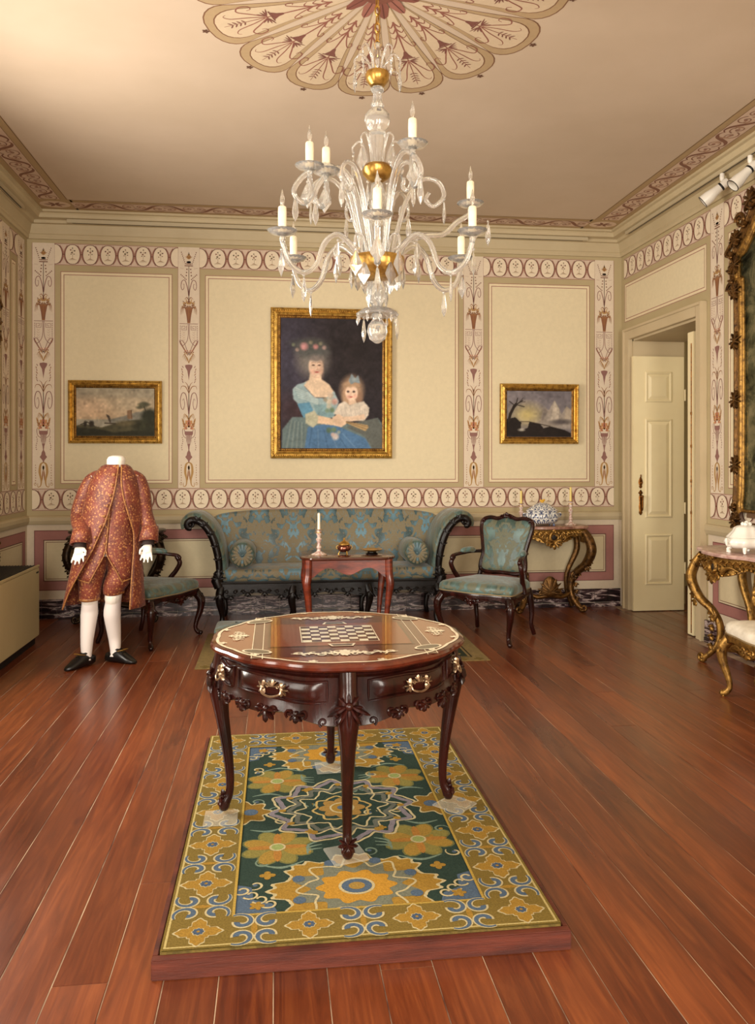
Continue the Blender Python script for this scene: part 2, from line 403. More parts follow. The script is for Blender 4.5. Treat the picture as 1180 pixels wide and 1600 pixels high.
# ---- painted decoration of the walls
BK = lambda u, v, h: (u, Y1-h, v)
RW = lambda u, v, h: (X1-h, u, v)          # u = world Y
LW = lambda u, v, h: (X0+h, u, v)
def pilaster_art(P, cx, v0, w_=.206, H=2.336):
    P.rect(cx-w_/2, cx+w_/2, v0, v0+H, STRIP, 2)
    for sx in (-1, 1): P.rect(cx+sx*w_/2-.002, cx+sx*w_/2+.002, v0, v0+H, LINE, 3)
    P.mx = cx; h = 4
    y = lambda py: v0+(763.5-py)/164.7
    X = lambda d: cx+d
    L = PURP
    # lowest: gold horseshoe leaf with scroll feet
    P.curve([(X(.004), y(722)), (X(-.026), y(726)), (X(-.034), y(738)), (X(-.020), y(750)), (X(-.026), y(759)), (X(-.050), y(761)), (X(-.052), y(755))], [.006, .018, .022, .016, .009, .006, .004], GOLD, h)
    P.leaf((X(0), y(727)), (X(0), y(735)), .02, OV, h+1); P.leaf((X(-.004), y(733)), (X(-.012), y(752)), .012, BRN, h)
    for k in range(8): P.ell(X(-.072+.002*(k % 2)), y(727+4*k), .004, .006, BRN, h, 6)
    P.stroke(spiral(X(-.072), y(757), .016, .004, 1.5, 7.5, 14), .004, GOLD, h)
    # knob and urn
    P.poly([(X(-.004), y(722)), (X(-.010), y(719)), (X(-.034), y(714)), (X(-.020), y(711)), (X(-.016), y(707)), (X(-.004), y(703)), (X(.0), y(703)), (X(.0), y(722))], L, h)
    P.poly([(X(-.004), y(703)), (X(-.008), y(697)), (X(-.022), y(689)), (X(-.028), y(680)), (X(-.040), y(677)), (X(-.040), y(673)), (X(0), y(673)), (X(0), y(703))], L, h)
    for k in range(3): P.stroke([(X(-.006-.009*k), y(679)), (X(-.003-.005*k), y(693))], .0025, STRIP, h+1)
    P.curve([(X(-.026), y(684)), (X(-.052), y(680)), (X(-.060), y(672)), (X(-.048), y(668)), (X(-.038), y(673))], .005, L, h)
    for k in range(7): P.ell(X(-.062+.006*math.sin(k)), y(683+3.2*k), .004, .007, PURP, h, 6)
    # flower bunch
    rnd = random.Random(5)
    for k in range(26):
        a = rnd.uniform(0, PI/2); r_ = rnd.uniform(.1, 1)**.6
        P.ell(X(-.050*math.cos(a)*r_), y(669-15*math.sin(a)*r_), .0095, .0095, rnd.choice([(192, 140, 86), (184, 120, 92), (204, 172, 118), (150, 104, 70), (168, 130, 84)]), h+1, 8)
    for k in range(6): P.leaf((X(-.03-.003*k), y(667-2*k)), (X(-.058-.002*k), y(664-2.4*k)), .010, GOLD if k % 2 else BRN, h)
    for k in range(4): P.curve([(X(-.002), y(655)), (X(-.016-.008*k), y(648-1*k)), (X(-.03-.010*k), y(651+2*k))], [.007, .005, .001], GOLD if k % 2 else BRN, h)
    # stem, great spirals
    P.stroke([(X(0), y(655)), (X(0), y(600))], .006, L, h)
    P.curve([(X(-.002), y(645)), (X(-.012), y(630)), (X(-.03), y(614)), (X(-.062), y(612)), (X(-.08), y(622)), (X(-.074), y(634)), (X(-.054), y(638)), (X(-.040), y(630)), (X(-.048), y(621)), (X(-.060), y(624))], [.008, .008, .008, .007, .007, .006, .006, .005, .004, .003], L, h)
    P.curve([(X(0), y(612)), (X(-.03), y(602)), (X(-.066), y(601)), (X(-.080), y(607))], [.006, .008, .005, .001], BRN, h)
    P.curve([(X(0), y(608)), (X(-.016), y(598)), (X(-.04), y(594))], [.005, .006, .001], BRN, h)
    # side sprigs and small cone
    for k in range(7): P.leaf((X(-.05-.006*(k % 3)), y(596-4*k)), (X(-.064-.006*(k % 2)), y(592-4*k)), .008, BRN if k % 2 else PURP, h)
    P.poly([(X(0), y(592)), (X(-.004), y(586)), (X(-.014), y(576)), (X(-.034), y(570)), (X(-.034), y(567)), (X(0), y(566))], L, h)
    for k in range(6): P.curve([(X(0), y(564)), (X(-.014-.005*k), y(556-1.2*k)), (X(-.022-.008*k), y(562-1.4*k))], [.006, .006, .001], BRN if k % 2 else GOLD, h)
    # V of dotted leaves
    for k in range(9): P.leaf((X(-.016-.008*k), y(551-2.2*k)), (X(-.024-.008*k), y(546-2.4*k)), .010, BRN if k % 2 else PURP, h)
    for k in range(8): P.ell(X(-.006*k), y(549-(k % 3)*2.5), .007, .007, [GOLD, BRN, (190, 130, 100)][k % 3], h, 6)
    # loops and Greek key
    P.curve([(X(-.006), y(501)), (X(-.006), y(520)), (X(-.022), y(530)), (X(-.058), y(536)), (X(-.080), y(533)), (X(-.074), y(528)), (X(-.05), y(530)), (X(-.02), y(542)), (X(-.008), y(552))], .0055, L, h)
    P.stroke([(X(-.088), y(501)), (X(0), y(501))], .005, L, h)
    P.stroke([(X(-.022), y(504)), (X(-.022), y(511)), (X(-.066), y(511)), (X(-.066), y(505)), (X(-.036), y(505)), (X(-.036), y(508.5)), (X(-.054), y(508.5))], .005, L, h)
    for k in range(9): P.ell(X(-.080), y(505+3*k), .004, .006, PURP, h, 6)
    for k in range(5): P.curve([(X(-.036), y(514+4*k)), (X(-.048), y(516+4*k)), (X(-.060), y(513+4*k))], .0025, (176, 140, 120), h)
    # basket with flowers
    P.poly([(X(0), y(500)), (X(-.014), y(500)), (X(-.020), y(490)), (X(-.034), y(478)), (X(-.046), y(475)), (X(0), y(474))], BRN, h)
    for k in range(3): P.stroke([(X(-.010-.010*k), y(478)), (X(-.004-.004*k), y(498))], .003, DARKB, h+1)
    for k in range(34):
        a = rnd.uniform(0, PI/2); r_ = rnd.uniform(.1, 1)**.6; cc = rnd.choice([BRN, (130, 90, 66), GOLD, (168, 116, 88), (140, 106, 80)])
        px_, py_ = X(-.058*math.cos(a)*r_), y(476-14*math.sin(a)*r_)
        if k % 2: P.ell(px_, py_, .0085, .0085, cc, h+1, 8)
        else: P.leaf((px_, py_), (px_-.016*math.cos(a)-.003, py_+.020*math.sin(a)), .010, cc, h+1)
    for k in range(4): P.curve([(X(-.036-.008*k), y(474)), (X(-.052-.007*k), y(477)), (X(-.054-.008*k), y(484+k))], [.004, .004, .001], BRN, h)
    # upper spirals
    P.stroke([(X(0), y(464)), (X(0), y(409))], .005, L, h)
    P.curve([(X(0), y(464)), (X(-.018), y(459)), (X(-.042), y(462))], [.006, .008, .001], BRN, h)
    P.curve([(X(-.002), y(456)), (X(-.012), y(444)), (X(-.036), y(432)), (X(-.064), y(433)), (X(-.074), y(441)), (X(-.062), y(447)), (X(-.046), y(444)), (X(-.046), y(438)), (X(-.056), y(438))], [.008, .008, .007, .007, .006, .006, .005, .004, .003], L, h)
    for k in range(5): P.ell(X(-.026-.012*k), y(430-1.8*k), .006, .006, DARKB, h, 7)
    for k in range(3): P.ell(X(-.024+.003*k), y(424-5*k), .007, .007, DARKB, h, 7)
    # stepped cap, plume and hanging dots
    P.rect(X(-.040), X(0), y(409), y(407.5), DARKB, h); P.rect(X(-.026), X(0), y(406), y(404.5), DARKB, h); P.ell(X(0), y(402.5), .022, .010, L, h)
    for k in range(7): P.ell(X(-.034-.006*k), y(405-3.0*k), .005, .0065, DARKB, h, 6)
    P.stroke([(X(-.085), y(412)), (X(-.05), y(413))], .003, (180, 150, 130), h)
    for k in range(4): P.leaf((X(0), y(398)), (X(-.009*k), y(386+2.6*k)), .010, GOLD if k % 2 else BRN, h)
    P.leaf((X(0), y(394)), (X(-.036), y(394)), .006, BRN, h)
    P.mx = None
def frieze_art(P, u0, u1, v0, v1, pitch=.175, phase=.5):
    P.rect(u0, u1, v0, v1, FRZ, 2)
    P.rect(u0, u1, v0, v0+.005, LINE, 3); P.rect(u0, u1, v1-.005, v1, LINE, 3); P.rect(u0, u0+.004, v0, v1, LINE, 3); P.rect(u1-.004, u1, v0, v1, LINE, 3)
    n = max(1, round((u1-u0)/pitch)); pitch = (u1-u0)/n; vm = (v0+v1)/2; hh = (v1-v0)/2*.93; rw = pitch*.43
    rnd = random.Random(11)
    def clipx(pts): return [(min(max(a, u0), u1), b) for a, b in pts]
    for i in range(n+1):
        c = u0+(i+phase-.5)*pitch
        if c-rw >= u1-.005 or c+rw <= u0+.005: continue
        for (k, col, h) in ((1.17, (154, 116, 96), 3), (1.09, (104, 70, 56), 4), (.94, OV, 5)):
            sh = .004 if k > 1.1 else 0
            pts = []
            for j in range(24):
                t = 2*PI*j/24; ry = hh*min(1.0, k*.99) if k > 1 else hh*.95
                pts.append((c+sh*(1 if math.cos(t) > 0 else -1)*.6+rw*k*math.copysign(abs(math.cos(t))**.82, math.cos(t)), vm+ry*math.copysign(abs(math.sin(t))**1.08, math.sin(t))))
            P.poly(clipx(pts), col, h)
        if c-rw*.5 < u0 or c+rw*.5 > u1: continue
        for (dx, dy, r_) in ((0, .060, .007), (-.020, .040, .0085), (.019, .036, .0085), (-.004, .020, .009), (.014, .004, .006), (-.016, .0, .006)):
            j_ = rnd.uniform(-.004, .004)
            P.ell(c+dx+j_, vm+dy+j_, r_, r_*.9, rnd.choice([(112, 78, 66), (134, 92, 74), (104, 88, 64)]), 6, 7)
        P.stroke([(c, vm-.045), (c+.003, vm+.05)], .003, (140, 112, 82), 6)
        P.stroke([(c-.034, vm-.052), (c+.034, vm-.050)], [.003, .009, .003], (128, 100, 70), 6); P.stroke([(c-.022, vm-.045), (c-.004, vm-.04), (c+.022, vm-.046)], [.002, .008, .002], (140, 104, 66), 7)
    for i in range(n+2):           # little crosses where the garlands meet
        c = u0+(i+phase-1.0)*pitch
        if u0+.02 < c < u1-.02:
            P.stroke([(c-.010, vm), (c+.010, vm)], .010, DARKB, 6)
            for sy in (-1, 1):
                P.curve([(c-.006, vm+sy*.004), (c-.016, vm+sy*.05), (c-.034, vm+sy*hh*.95)], [.007, .009, .002], (150, 102, 88), 6)
                P.curve([(c+.006, vm+sy*.004), (c+.016, vm+sy*.05), (c+.034, vm+sy*hh*.95)], [.007, .009, .002], (150, 102, 88), 6)
ZS0, ZS1, ZF, ZL0 = 1.236, 3.572, 3.366, 1.026
def panel_art(P, u0, u1, v0, v1):
    P.rect(u0, u1, v0, v1, (222, 206, 172), 1); P.lines(u0, u1, v0, v1, .006, LINE, 2)
    P.rect(u0+.028, u1-.028, v0+.028, v1-.028, CREAM, 2); P.lines(u0+.028, u1-.028, v0+.028, v1-.028, .007, (158, 112, 98), 3)
def dado_art(P, u0, u1):
    P.rect(u0, u1, .265, .838, (156, 106, 98), 2); P.lines(u0, u1, .265, .838, .007, (112, 66, 60), 3)
    P.rect(u0+.085, u1-.085, .352, .748, (206, 190, 158), 3); P.lines(u0+.085, u1-.085, .352, .748, .008, (92, 60, 52), 4)
    P.rect(u0+.105, u1-.105, .372, .728, (204, 188, 152), 4); P.lines(u0+.105, u1-.105, .372, .728, .006, (130, 100, 78), 5)
def put(P, name, par): return P.build(name, M_paint, par, smooth=0)
# back wall
P = Paint(BK); pilaster_art(P, 0, 0); pil = put(P, 'painted_pilaster', wb)
for me in (pil.data,):
    for v in me.vertices: v.co.y -= Y1
PC = [-2.192, -.838, 1.990, 3.372]
for i, c in enumerate(PC):
    o = pil if i == 0 else pil.copy()
    if i: COL.objects.link(o); o.parent = wb
    o.location = (c, Y1, ZS0)
edges = [(PC[0]+.103, PC[1]-.103), (PC[1]+.103, PC[2]-.103), (PC[2]+.103, PC[3]-.103)]
for a, b in edges:
    P = Paint(BK); frieze_art(P, a, b, ZF, ZS1); put(P, 'painted_frieze', wb)
    P = Paint(BK); panel_art(P, a+.053, b-.053, 1.281, 3.306); put(P, 'painted_panel', wb)
P = Paint(BK); frieze_art(P, PC[0]-.103, PC[3]+.103, ZL0, ZS0-.002); put(P, 'painted_frieze', wb)
P = Paint(BK); P.rect(X0, X1, .18, .895, (202, 186, 162), 1); dado_art(P, X0+.065, .46); dado_art(P, .54, X1-.085); put(P, 'painted_dado', wb)
# left wall (only a narrow strip of it is seen)
for c, rot in ((7.935, 0), (7.50, 0), (6.2, 0)):
    o = pil.copy(); COL.objects.link(o); o.parent = wl; o.location = (X0, c, ZS0); o.rotation_euler = (0, 0, PI/2)
for a, b in ((7.605, 7.83), (6.305, 7.395), (5.3, 6.095)):
    P = Paint(LW); frieze_art(P, a, b, ZF, ZS1); put(P, 'painted_frieze', wl)
    P = Paint(LW); panel_art(P, a+.05, b-.05, 1.281, 3.306); put(P, 'painted_panel', wl)
P = Paint(LW); frieze_art(P, 5.3, 8.04, ZL0, ZS0-.002); put(P, 'painted_frieze', wl)
P = Paint(LW); P.rect(5.3, Y1, .18, .895, (202, 186, 162), 1); dado_art(P, 5.4, Y1-.06); put(P, 'painted_dado', wl)
# right wall
P = Paint(RW); frieze_art(P, 6.365, 8.05, ZF, ZS1, .18); put(P, 'painted_frieze', wr)
P = Paint(RW); panel_art(P, 6.43, 8.04, 2.92, 3.31); put(P, 'painted_panel', wr)
for c in (6.262, 4.3):
    o = pil.copy(); COL.objects.link(o); o.parent = wr; o.location = (X1, c, ZS0); o.rotation_euler = (0, 0, -PI/2)
P = Paint(RW); frieze_art(P, 4.41, 6.155, ZF, ZS1); put(P, 'painted_frieze', wr)
P = Paint(RW); panel_art(P, 4.46, 6.10, 1.281, 3.306); put(P, 'painted_panel', wr)
P = Paint(RW); frieze_art(P, 4.2, 6.365, ZL0, ZS0-.002); put(P, 'painted_frieze', wr)
P = Paint(RW); P.rect(4.2, 6.40, .18, .895, (202, 186, 162), 1); dado_art(P, 4.3, 6.33); put(P, 'painted_dado', wr)

# ---- ceiling paintings: running-scroll border and oval rosette
CE = lambda u, v, h: (u, v, ZC-h)
def border_strip(L, name):
    """scroll border laid along local x from 0 to L, 0.30 wide (y 0 at the cornice)"""
    P = Paint(lambda u, v, h: (u, v, -h))
    P.rect(0, L, -.02, .30, (168, 142, 104), 1); P.rect(0, L, .055, .235, (202, 176, 154), 2)
    P.rect(0, L, .235, .239, (118, 84, 62), 3); P.rect(0, L, .051, .055, (118, 84, 62), 3); P.rect(0, L, .292, .297, (110, 78, 56), 3)
    n = max(2, round(L/.27)); p = L/n
    for i in range(n):
        c = (i+.5)*p; g = 1 if i % 2 == 0 else -1
        vm = .145
        P.curve([(c-p*.52, vm-g*.05), (c-p*.36, vm-g*.075), (c-p*.16, vm-g*.055), (c, vm), (c+p*.16, vm+g*.055), (c+p*.36, vm+g*.075), (c+p*.52, vm+g*.05)], [.006, .014, .030, .036, .030, .014, .006], (128, 88, 70), 3)
        for d in (-1, 1):
            P.stroke([(c+d*p*.30+d*a, vm-d*g*.02+g*b) for a, b in spiral(0, 0, .062, .012, .3, 8.2, 26)], [.010, .006], (136, 98, 80), 4)
            P.ell(c+d*p*.30, vm-d*g*.02, .014, .012, (150, 108, 90), 5, 8)
            for k in range(3): P.leaf((c+d*p*.1, vm+g*.01*k), (c+d*p*(.2+.04*k), vm-g*d*.0-g*(.05-.03*k)), .016, (172, 136, 112), 4)
    return P
def lay(P, par, loc, rz, name='painted_scroll_border'):
    o = P.build(name, M_paint, par, smooth=0); o.location = loc; o.rotation_euler = (0, 0, rz); return o
cl = .19
LX, LY = (X1-X0)-2*.50, (Y1-Y0)-2*.50
lay(border_strip(LX, 'b'), ce, (X1-.50, Y1-cl, ZC), PI)
lay(border_strip(LY, 'b'), ce, (X1-cl, Y0+.50, ZC), PI/2)
lay(border_strip(LY, 'b'), ce, (X0+cl, Y1-.50, ZC), -PI/2)
for cx_, cy_ in ((X0+.345, Y1-.345), (X1-.345, Y1-.345)):
    P = Paint(CE); P.rect(cx_-.175, cx_+.155+.02, cy_-.155, cy_+.175, (168, 142, 104), 1); P.ell(cx_, cy_, .135, .10, (206, 182, 158), 2, 20)
    for k in range(6): P.leaf((cx_, cy_), (cx_+.1*math.cos(k*1.05), cy_+.07*math.sin(k*1.05)), .03, (128, 88, 70), 3)
    put(P, 'painted_corner', ce)
RX, RY, RCX, RCY = .965, 1.19, .515, 4.04
def rosette():
    P = Paint(CE); T = (170, 145, 110); TD = (122, 86, 62); G = (199, 178, 149); W1 = (138, 88, 74); W2 = (118, 74, 64)
    n = 16
    def pt(r_, a): return (RCX+RX*r_*math.cos(a), RCY+RY*r_*math.sin(a))
    def petal(a0, r1, half, k):
        pts = []
        r0 = .14
        for sgn in (-1, 1):
            seq = []
            for i in range(9):
                t = i/8; r_ = r0+(r1-.15-r0)*t; seq.append((r_, sgn*half*(.62+.38*t)))
            for i in range(1, 7):
                t = i/6*PI/2; seq.append((r1-.15+.15*math.sin(t), sgn*half*math.cos(t)**.8))
            pts.append(seq)
        ring = pts[0]+pts[1][::-1][1:]
        return [pt(r_, a0+da*k) for r_, da in ring]
    hf = PI/n
    for i in range(n):
        a = math.radians(88)+2*PI*i/n
        P.poly(petal(a, 1.0, hf*1.0, 1.0), TD, 1); P.poly(petal(a, .992, hf*.975, 1.0), T, 2)
    for i in range(n):
        a = math.radians(88)+2*PI*i/n
        P.poly(petal(a, .948, hf*.76, 1.0), TD, 3); P.poly(petal(a, .94, hf*.735, 1.0), G, 4)
        def q(r_, s_): # s_ in metres sideways
            b = pt(r_, a); tx, ty = -math.sin(a), math.cos(a); return (b[0]+tx*s_, b[1]+ty*s_)
        P.stroke([q(.26, 0), q(.9, 0)], [.012, .006, .003], W1, 5)
        P.poly([q(.54, -.007), q(.54, .007), q(.575, .016), q(.605, .034), q(.605, -.034), q(.575, -.016)], W2, 6); P.stroke([q(.611, -.046), q(.611, .046)], .009, W2, 6)
        for s_ in (-1, 1):
            for k in range(3): P.curve([q(.27+.05*k, 0), q(.31+.05*k, s_*.024), q(.285+.05*k, s_*(.036+.006*k))], [.010, .008, .002], W1, 5)
            P.curve([q(.37, 0), q(.45, s_*.03), q(.50, s_*.058), q(.485, s_*.074), q(.46, s_*.066), q(.468, s_*.052)], [.006, .007, .006, .005, .003], W1, 5)
            P.curve([q(.63, 0), q(.70, s_*.05), q(.77, s_*.10), q(.745, s_*.135), q(.695, s_*.125), q(.69, s_*.10), q(.715, s_*.095)], [.006, .008, .008, .007, .005, .003], W1, 5)
            P.curve([q(.65, s_*.004), q(.73, s_*.03), q(.83, s_*.055), q(.86, s_*.085), q(.84, s_*.10)], [.006, .007, .005, .002], W1, 5)
            for k in range(4): P.leaf(q(.635, s_*.008), q(.615+.022*k, s_*(.075-.010*k)), .009, W2, 6)
            for k in range(4): P.leaf(q(.77+.025*k, 0), q(.785+.028*k, s_*.026), .009, W2, 6)
        P.blob(*q(1.018, 0), .016, 5, .3, (96, 66, 50), 3)
    for k in range(12):
        a = 2*PI*(k+.5)/12
        P.poly([pt(.05, a-.2), pt(.14, a-.24), pt(.205, a-.1), pt(.225, a), pt(.205, a+.1), pt(.14, a+.24), pt(.05, a+.2)], (150, 98, 84) if k % 2 else (128, 78, 66), 7)
        P.stroke([pt(.06, a), pt(.215, a)], .006, (96, 56, 48), 8)
    P.ell(RCX, RCY, .1, .12, (120, 74, 60), 9, 20)
    put(P, 'painted_rosette', ce)
rosette()
# ================================================================== DOOR
mb = MB()
def casing(mb, y0, y1, zt, wd, th):
    mb.box(X1-th, X1, y0-wd, y0, 0, zt+wd); mb.box(X1-th, X1, y1, y1+wd, 0, zt+wd); mb.box(X1-th, X1, y0, y1, zt, zt+wd)
casing(mb, DY0, DY1, DZ, .10, .045)
casing(mb, DY0-.085, DY1+.085, DZ+.085, .025, .06)
fr = struct(mb.build('trim_5', M_frame, smooth=0, bevel=.004))
mb = MB(); mb.box(X1+.001, X1+WT, DY1-.02, DY1+.001, 0, DZ); mb.box(X1+.001, X1+WT, DY0-.001, DY0+.02, 0, DZ); mb.box(X1+.001, X1+WT, DY0, DY1, DZ-.02, DZ+.001)
struct(mb.build('trim_6', M_frame, smooth=0))
# next room, seen above the open leaf
mb = MB(); mb.box(X1+WT+1.6, X1+WT+1.7, 4.6, 9.4, 0, 3.3); mb.box(X1+WT, X1+WT+1.7, 9.3, 9.4, 0, 3.3); mb.box(X1+WT, X1+WT+1.7, 4.6, 4.7, 0, 3.3); mb.box(X1+WT, X1+WT+1.7, 4.6, 9.4, 3.2, 3.3); mb.box(X1+WT, X1+WT+.05, 8.3, 9.4, 0, 3.3)
struct(mb.build('wall_adjoining', mat('next_room_paint', (206, 192, 156), .8), smooth=0))
struct(MB().box(X1+WT-.02, X1+WT+1.7, 4.6, 9.4, -.06, -.001).build('floor_adjoining', mat('next_room_floor', (120, 62, 34), .35, var=3, stretch=(8, .6, 1)), smooth=0))
l = bpy.data.lights.new('next_room_lamp', 'POINT'); l.energy = 14; l.color = (1, .85, .6); l.shadow_soft_size = .15  # added unseen point light to brighten the room beyond the door
lo = bpy.data.objects.new('next_room_lamp', l); COL.objects.link(lo); lo.location = (X1+WT+.9, 6.6, 2.7)
M_brass = mat('old_brass', (150, 98, 44), .35, 1., var=60, col2=(78, 46, 22), bump=(90, .3))
def leaf(name, w_, h_, t_):
    """a door leaf in local x (0..w) z (0..h), face towards -y"""
    d = MB(); d.box(0, w_, 0, t_, 0, h_)
    o = d.build(name, M_white, smooth=0, bevel=.003)
    for (z0, z1) in ((.28, .74), (.95, 1.89), (2.10, 2.36)):
        x0, x1 = .145, w_-.155
        p = MB(); p.frame(x0, x1, z0, z1, [(-.022, 0), (-.022, .006), (-.012, .012), (0, .008), (.006, -.004), (.006, 0)])
        p.build('panel_moulding', M_white, o, smooth=0)
        p = MB(); p.loft([[(x0+a, -b, z0+a), (x1-a, -b, z0+a), (x1-a, -b, z1-a), (x0+a, -b, z1-a)] for a, b in ((.004, .0005), (.012, .002), (.04, .011), (.041, .011))], True); p.build('raised_panel', M_white, o, smooth=0)
    return o
d1 = struct(leaf('door_1', .535, 2.535, .045)); d1.location = (3.527, 7.765, .006)
hd = MB()
hd.loft([[(.075+a*sx, -.002-b, z) for sx, b in ((-1, 0), (-.6, .006), (.6, .006), (1, 0))] for a, z in ((.004, 1.335), (.012, 1.32), (.02, 1.30), (.024, 1.275), (.014, 1.25), (.018, 1.235), (.006, 1.22))], True)
hd.ball((.075, -.012, 1.275), (.009, .008, .012)); hd.ball((.075, -.008, 1.345), (.006, .006, .014))
hd.build('keyhole_plate', M_brass, d1, 30)
hd = MB()
hd.loft([[(.075+a*sx, -.002-b, z) for sx, b in ((-1, 0), (-.6, .006), (.6, .006), (1, 0))] for a, z in ((.004, 1.205), (.014, 1.19), (.026, 1.175), (.012, 1.16), (.018, 1.13), (.014, 1.08), (.02, 1.04), (.016, 1.0), (.02, .975), (.006, .955))], True)
hd.tube(bez([(.075, -.004, 1.14), (.075, -.045, 1.135), (.075, -.05, 1.10), (.075, -.04, 1.02), (.075, -.03, 1.0)], 4), [.007, .009, .008, .011, .007], 8); hd.ball((.075, -.045, 1.14), .013)
hd.build('door_handle', M_brass, d1, 40)
for z in (.42, 1.02, 2.15):
    h = MB(); h.lathe([(.0, z-.06), (.008, z-.055), (.009, z+.055), (0, z+.06)], 10, Matrix.Translation((.542, -.004, 0))); h.build('hinge', M_white, d1)
d2 = struct(leaf('door_2', .50, 2.60, .10)); d2.location = (3.535, 6.60, .006)
bl = MB(); bl.tube([(-.004, .03, .02), (-.004, .03, 2.5)], .004, 6); bl.build('bolt_rod', M_brass, d2)
for z in (1.05, 1.32, 1.62, 1.9): MB().lathe([(0, -.015), (.007, -.012), (.007, .012), (0, .015)], 8, Matrix.Translation((-.008, .025, z))).build('bolt_guide', M_brass, d2)

# ================================================================== shared ornament makers
def gilt_mat(name, a, b, rough=.38, bump=.45):
    N = NT(name); v = tc(N); f = N.noise(v, 26, 5, .65)
    N.l(N.ramp(f, [(.32, lin(*b)), (.56, lin(*a))]), N.b.inputs['Base Color'])
    N.set(Metallic=.75, Roughness=rough); N.bump(N.noise(v, 70, 4, .6), bump, .006); return N.m
M_gilt = gilt_mat('gilt_wood', (160, 120, 58), (70, 44, 19))
M_giltd = gilt_mat('dark_gilt_wood', (112, 78, 38), (44, 27, 13))
M_giltb = gilt_mat('blackened_gilt_wood', (58, 42, 26), (18, 12, 8))
M_wood = mat('dark_polished_wood', (50, 17, 12), .24, var=16, col2=(24, 8, 6), bump=(50, .05), coat=.1, spec=.32, stretch=(1, 1, .25))
M_wood2 = mat('black_brown_wood', (20, 10, 8), .36, var=18, col2=(9, 5, 4), bump=(60, .08), coat=.04, spec=.3)
M_redwood = mat('red_brown_wood', (130, 52, 28), .3, var=7, col2=(74, 24, 15), bump=(40, .05), coat=.4, stretch=(1, 1, 4))
def leaves(mb, p, d, n, L, w_, up=(0, 0, 1), spread=1.0, lift=.3):
    """a fan of small carved leaves at point p opening around direction d"""
    p = Vector(p); d = Vector(d).normalized(); up = Vector(up).normalized(); sd = d.cross(up).normalized(); up = sd.cross(d).normalized()
    for k in range(n):
        a = (k/(n-1)-.5)*spread*PI if n > 1 else 0
        q = d*math.cos(a)+up*math.sin(a); s_ = sd
        pts = [p, p+q*L*.4+s_*lift*L*.5, p+q*L*.8+s_*lift*L*.55, p+q*L+s_*lift*L*.2]
        mb.tube(pts, [w_*.7, w_*1.5, w_*1.25, w_*.3], 6, flat=.55)
def beads(mb, path, r_, step):
    P = [Vector(p) for p in path]; acc = 0
    for a, b in zip(P, P[1:]):
        L = (b-a).length
        while acc < L:
            mb.ball(tuple(a+(b-a)*(acc/L)), r_, 6, 4); acc += step
        acc -= L
def volute(mb, c, ax_u, ax_v, r0, r1, a0, turns, rad, n=8):
    """a scroll in the plane (ax_u, ax_v)"""
    c = Vector(c); U = Vector(ax_u); V = Vector(ax_v); N_ = int(abs(turns)*14)+2
    pts = []
    for i in range(N_):
        t = i/(N_-1); r_ = r0+(r1-r0)*t; a = a0+2*PI*turns*t
        pts.append(c+U*math.cos(a)*r_+V*math.sin(a)*r_)
    mb.tube(pts, [rad, rad*.55], n)
# ================================================================== SOFT FURNISHING MATERIALS
def damask(name, ground, light, fig, per=.42, scale=7., vx=(1, 0, 0), thr=.5):
    """mirror-folded figure: u across, v = z - y so that the design runs from the back down over the seat"""
    N = NT(name); s_ = N.n('ShaderNodeSeparateXYZ'); N.l(tc(N), s_.inputs[0])
    u = N.math('ABSOLUTE', N.math('SUBTRACT', N.math('FRACT', N.math('ADD', N.math('DIVIDE', s_.outputs[0], per), 100.5)), .5))
    v = N.math('SUBTRACT', s_.outputs[2], s_.outputs[1])
    v2 = N.math('FRACT', N.math('ADD', N.math('DIVIDE', v, per*1.45), 50.1))
    c = N.n('ShaderNodeCombineXYZ'); N.l(u, c.inputs[0]); N.l(N.math('MULTIPLY', v2, 1.45), c.inputs[1])
    a = N.noise(c.outputs[0], scale, 1.2, .5, 1.6); b = N.noise(c.outputs[0], scale*2.6, 1, .5, .8)
    m = N.math('ADD', N.math('MULTIPLY', a, .72), N.math('MULTIPLY', b, .28))
    mask = N.ramp(m, [(thr-.02, (0, 0, 0, 1)), (thr+.02, (1, 1, 1, 1))])
    vein = N.ramp(b, [(.47, (0, 0, 0, 1)), (.5, (1, 1, 1, 1)), (.53, (0, 0, 0, 1))])
    gsh = N.ramp(N.noise(c.outputs[0], 3.1, 1), [(.4, lin(*ground)), (.62, lin(*light))])
    col = N.mix(mask, gsh, lin(*fig)); col = N.mix(N.math('MULTIPLY', vein, .35), col, lin(*light))
    edge = N.ramp(m, [(thr-.035, (0, 0, 0, 1)), (thr-.012, (1, 1, 1, 1)), (thr+.002, (0, 0, 0, 1))]); col = N.mix(N.math('MULTIPLY', edge, .55), col, lin(40, 46, 40))
    N.l(col, N.b.inputs['Base Color'])
    N.l(N.ramp(mask, [(0, (.42, .42, .42, 1)), (1, (.62, .62, .62, 1))]), N.b.inputs['Roughness'])
    N.b.inputs['Sheen Weight'].default_value = .25
    N.bump(mask, .12, .003); return N.m
M_dam = damask('blue_green_damask', (44, 66, 66), (98, 136, 152), (122, 110, 82), .66, 7.5, thr=.468)
M_dam2 = damask('green_damask', (52, 72, 64), (90, 118, 114), (92, 92, 70), .46, 5.5, thr=.49)
M_whitecloth = mat('white_brocade', (226, 218, 200), .6, var=14, col2=(206, 196, 176), bump=(60, .2))

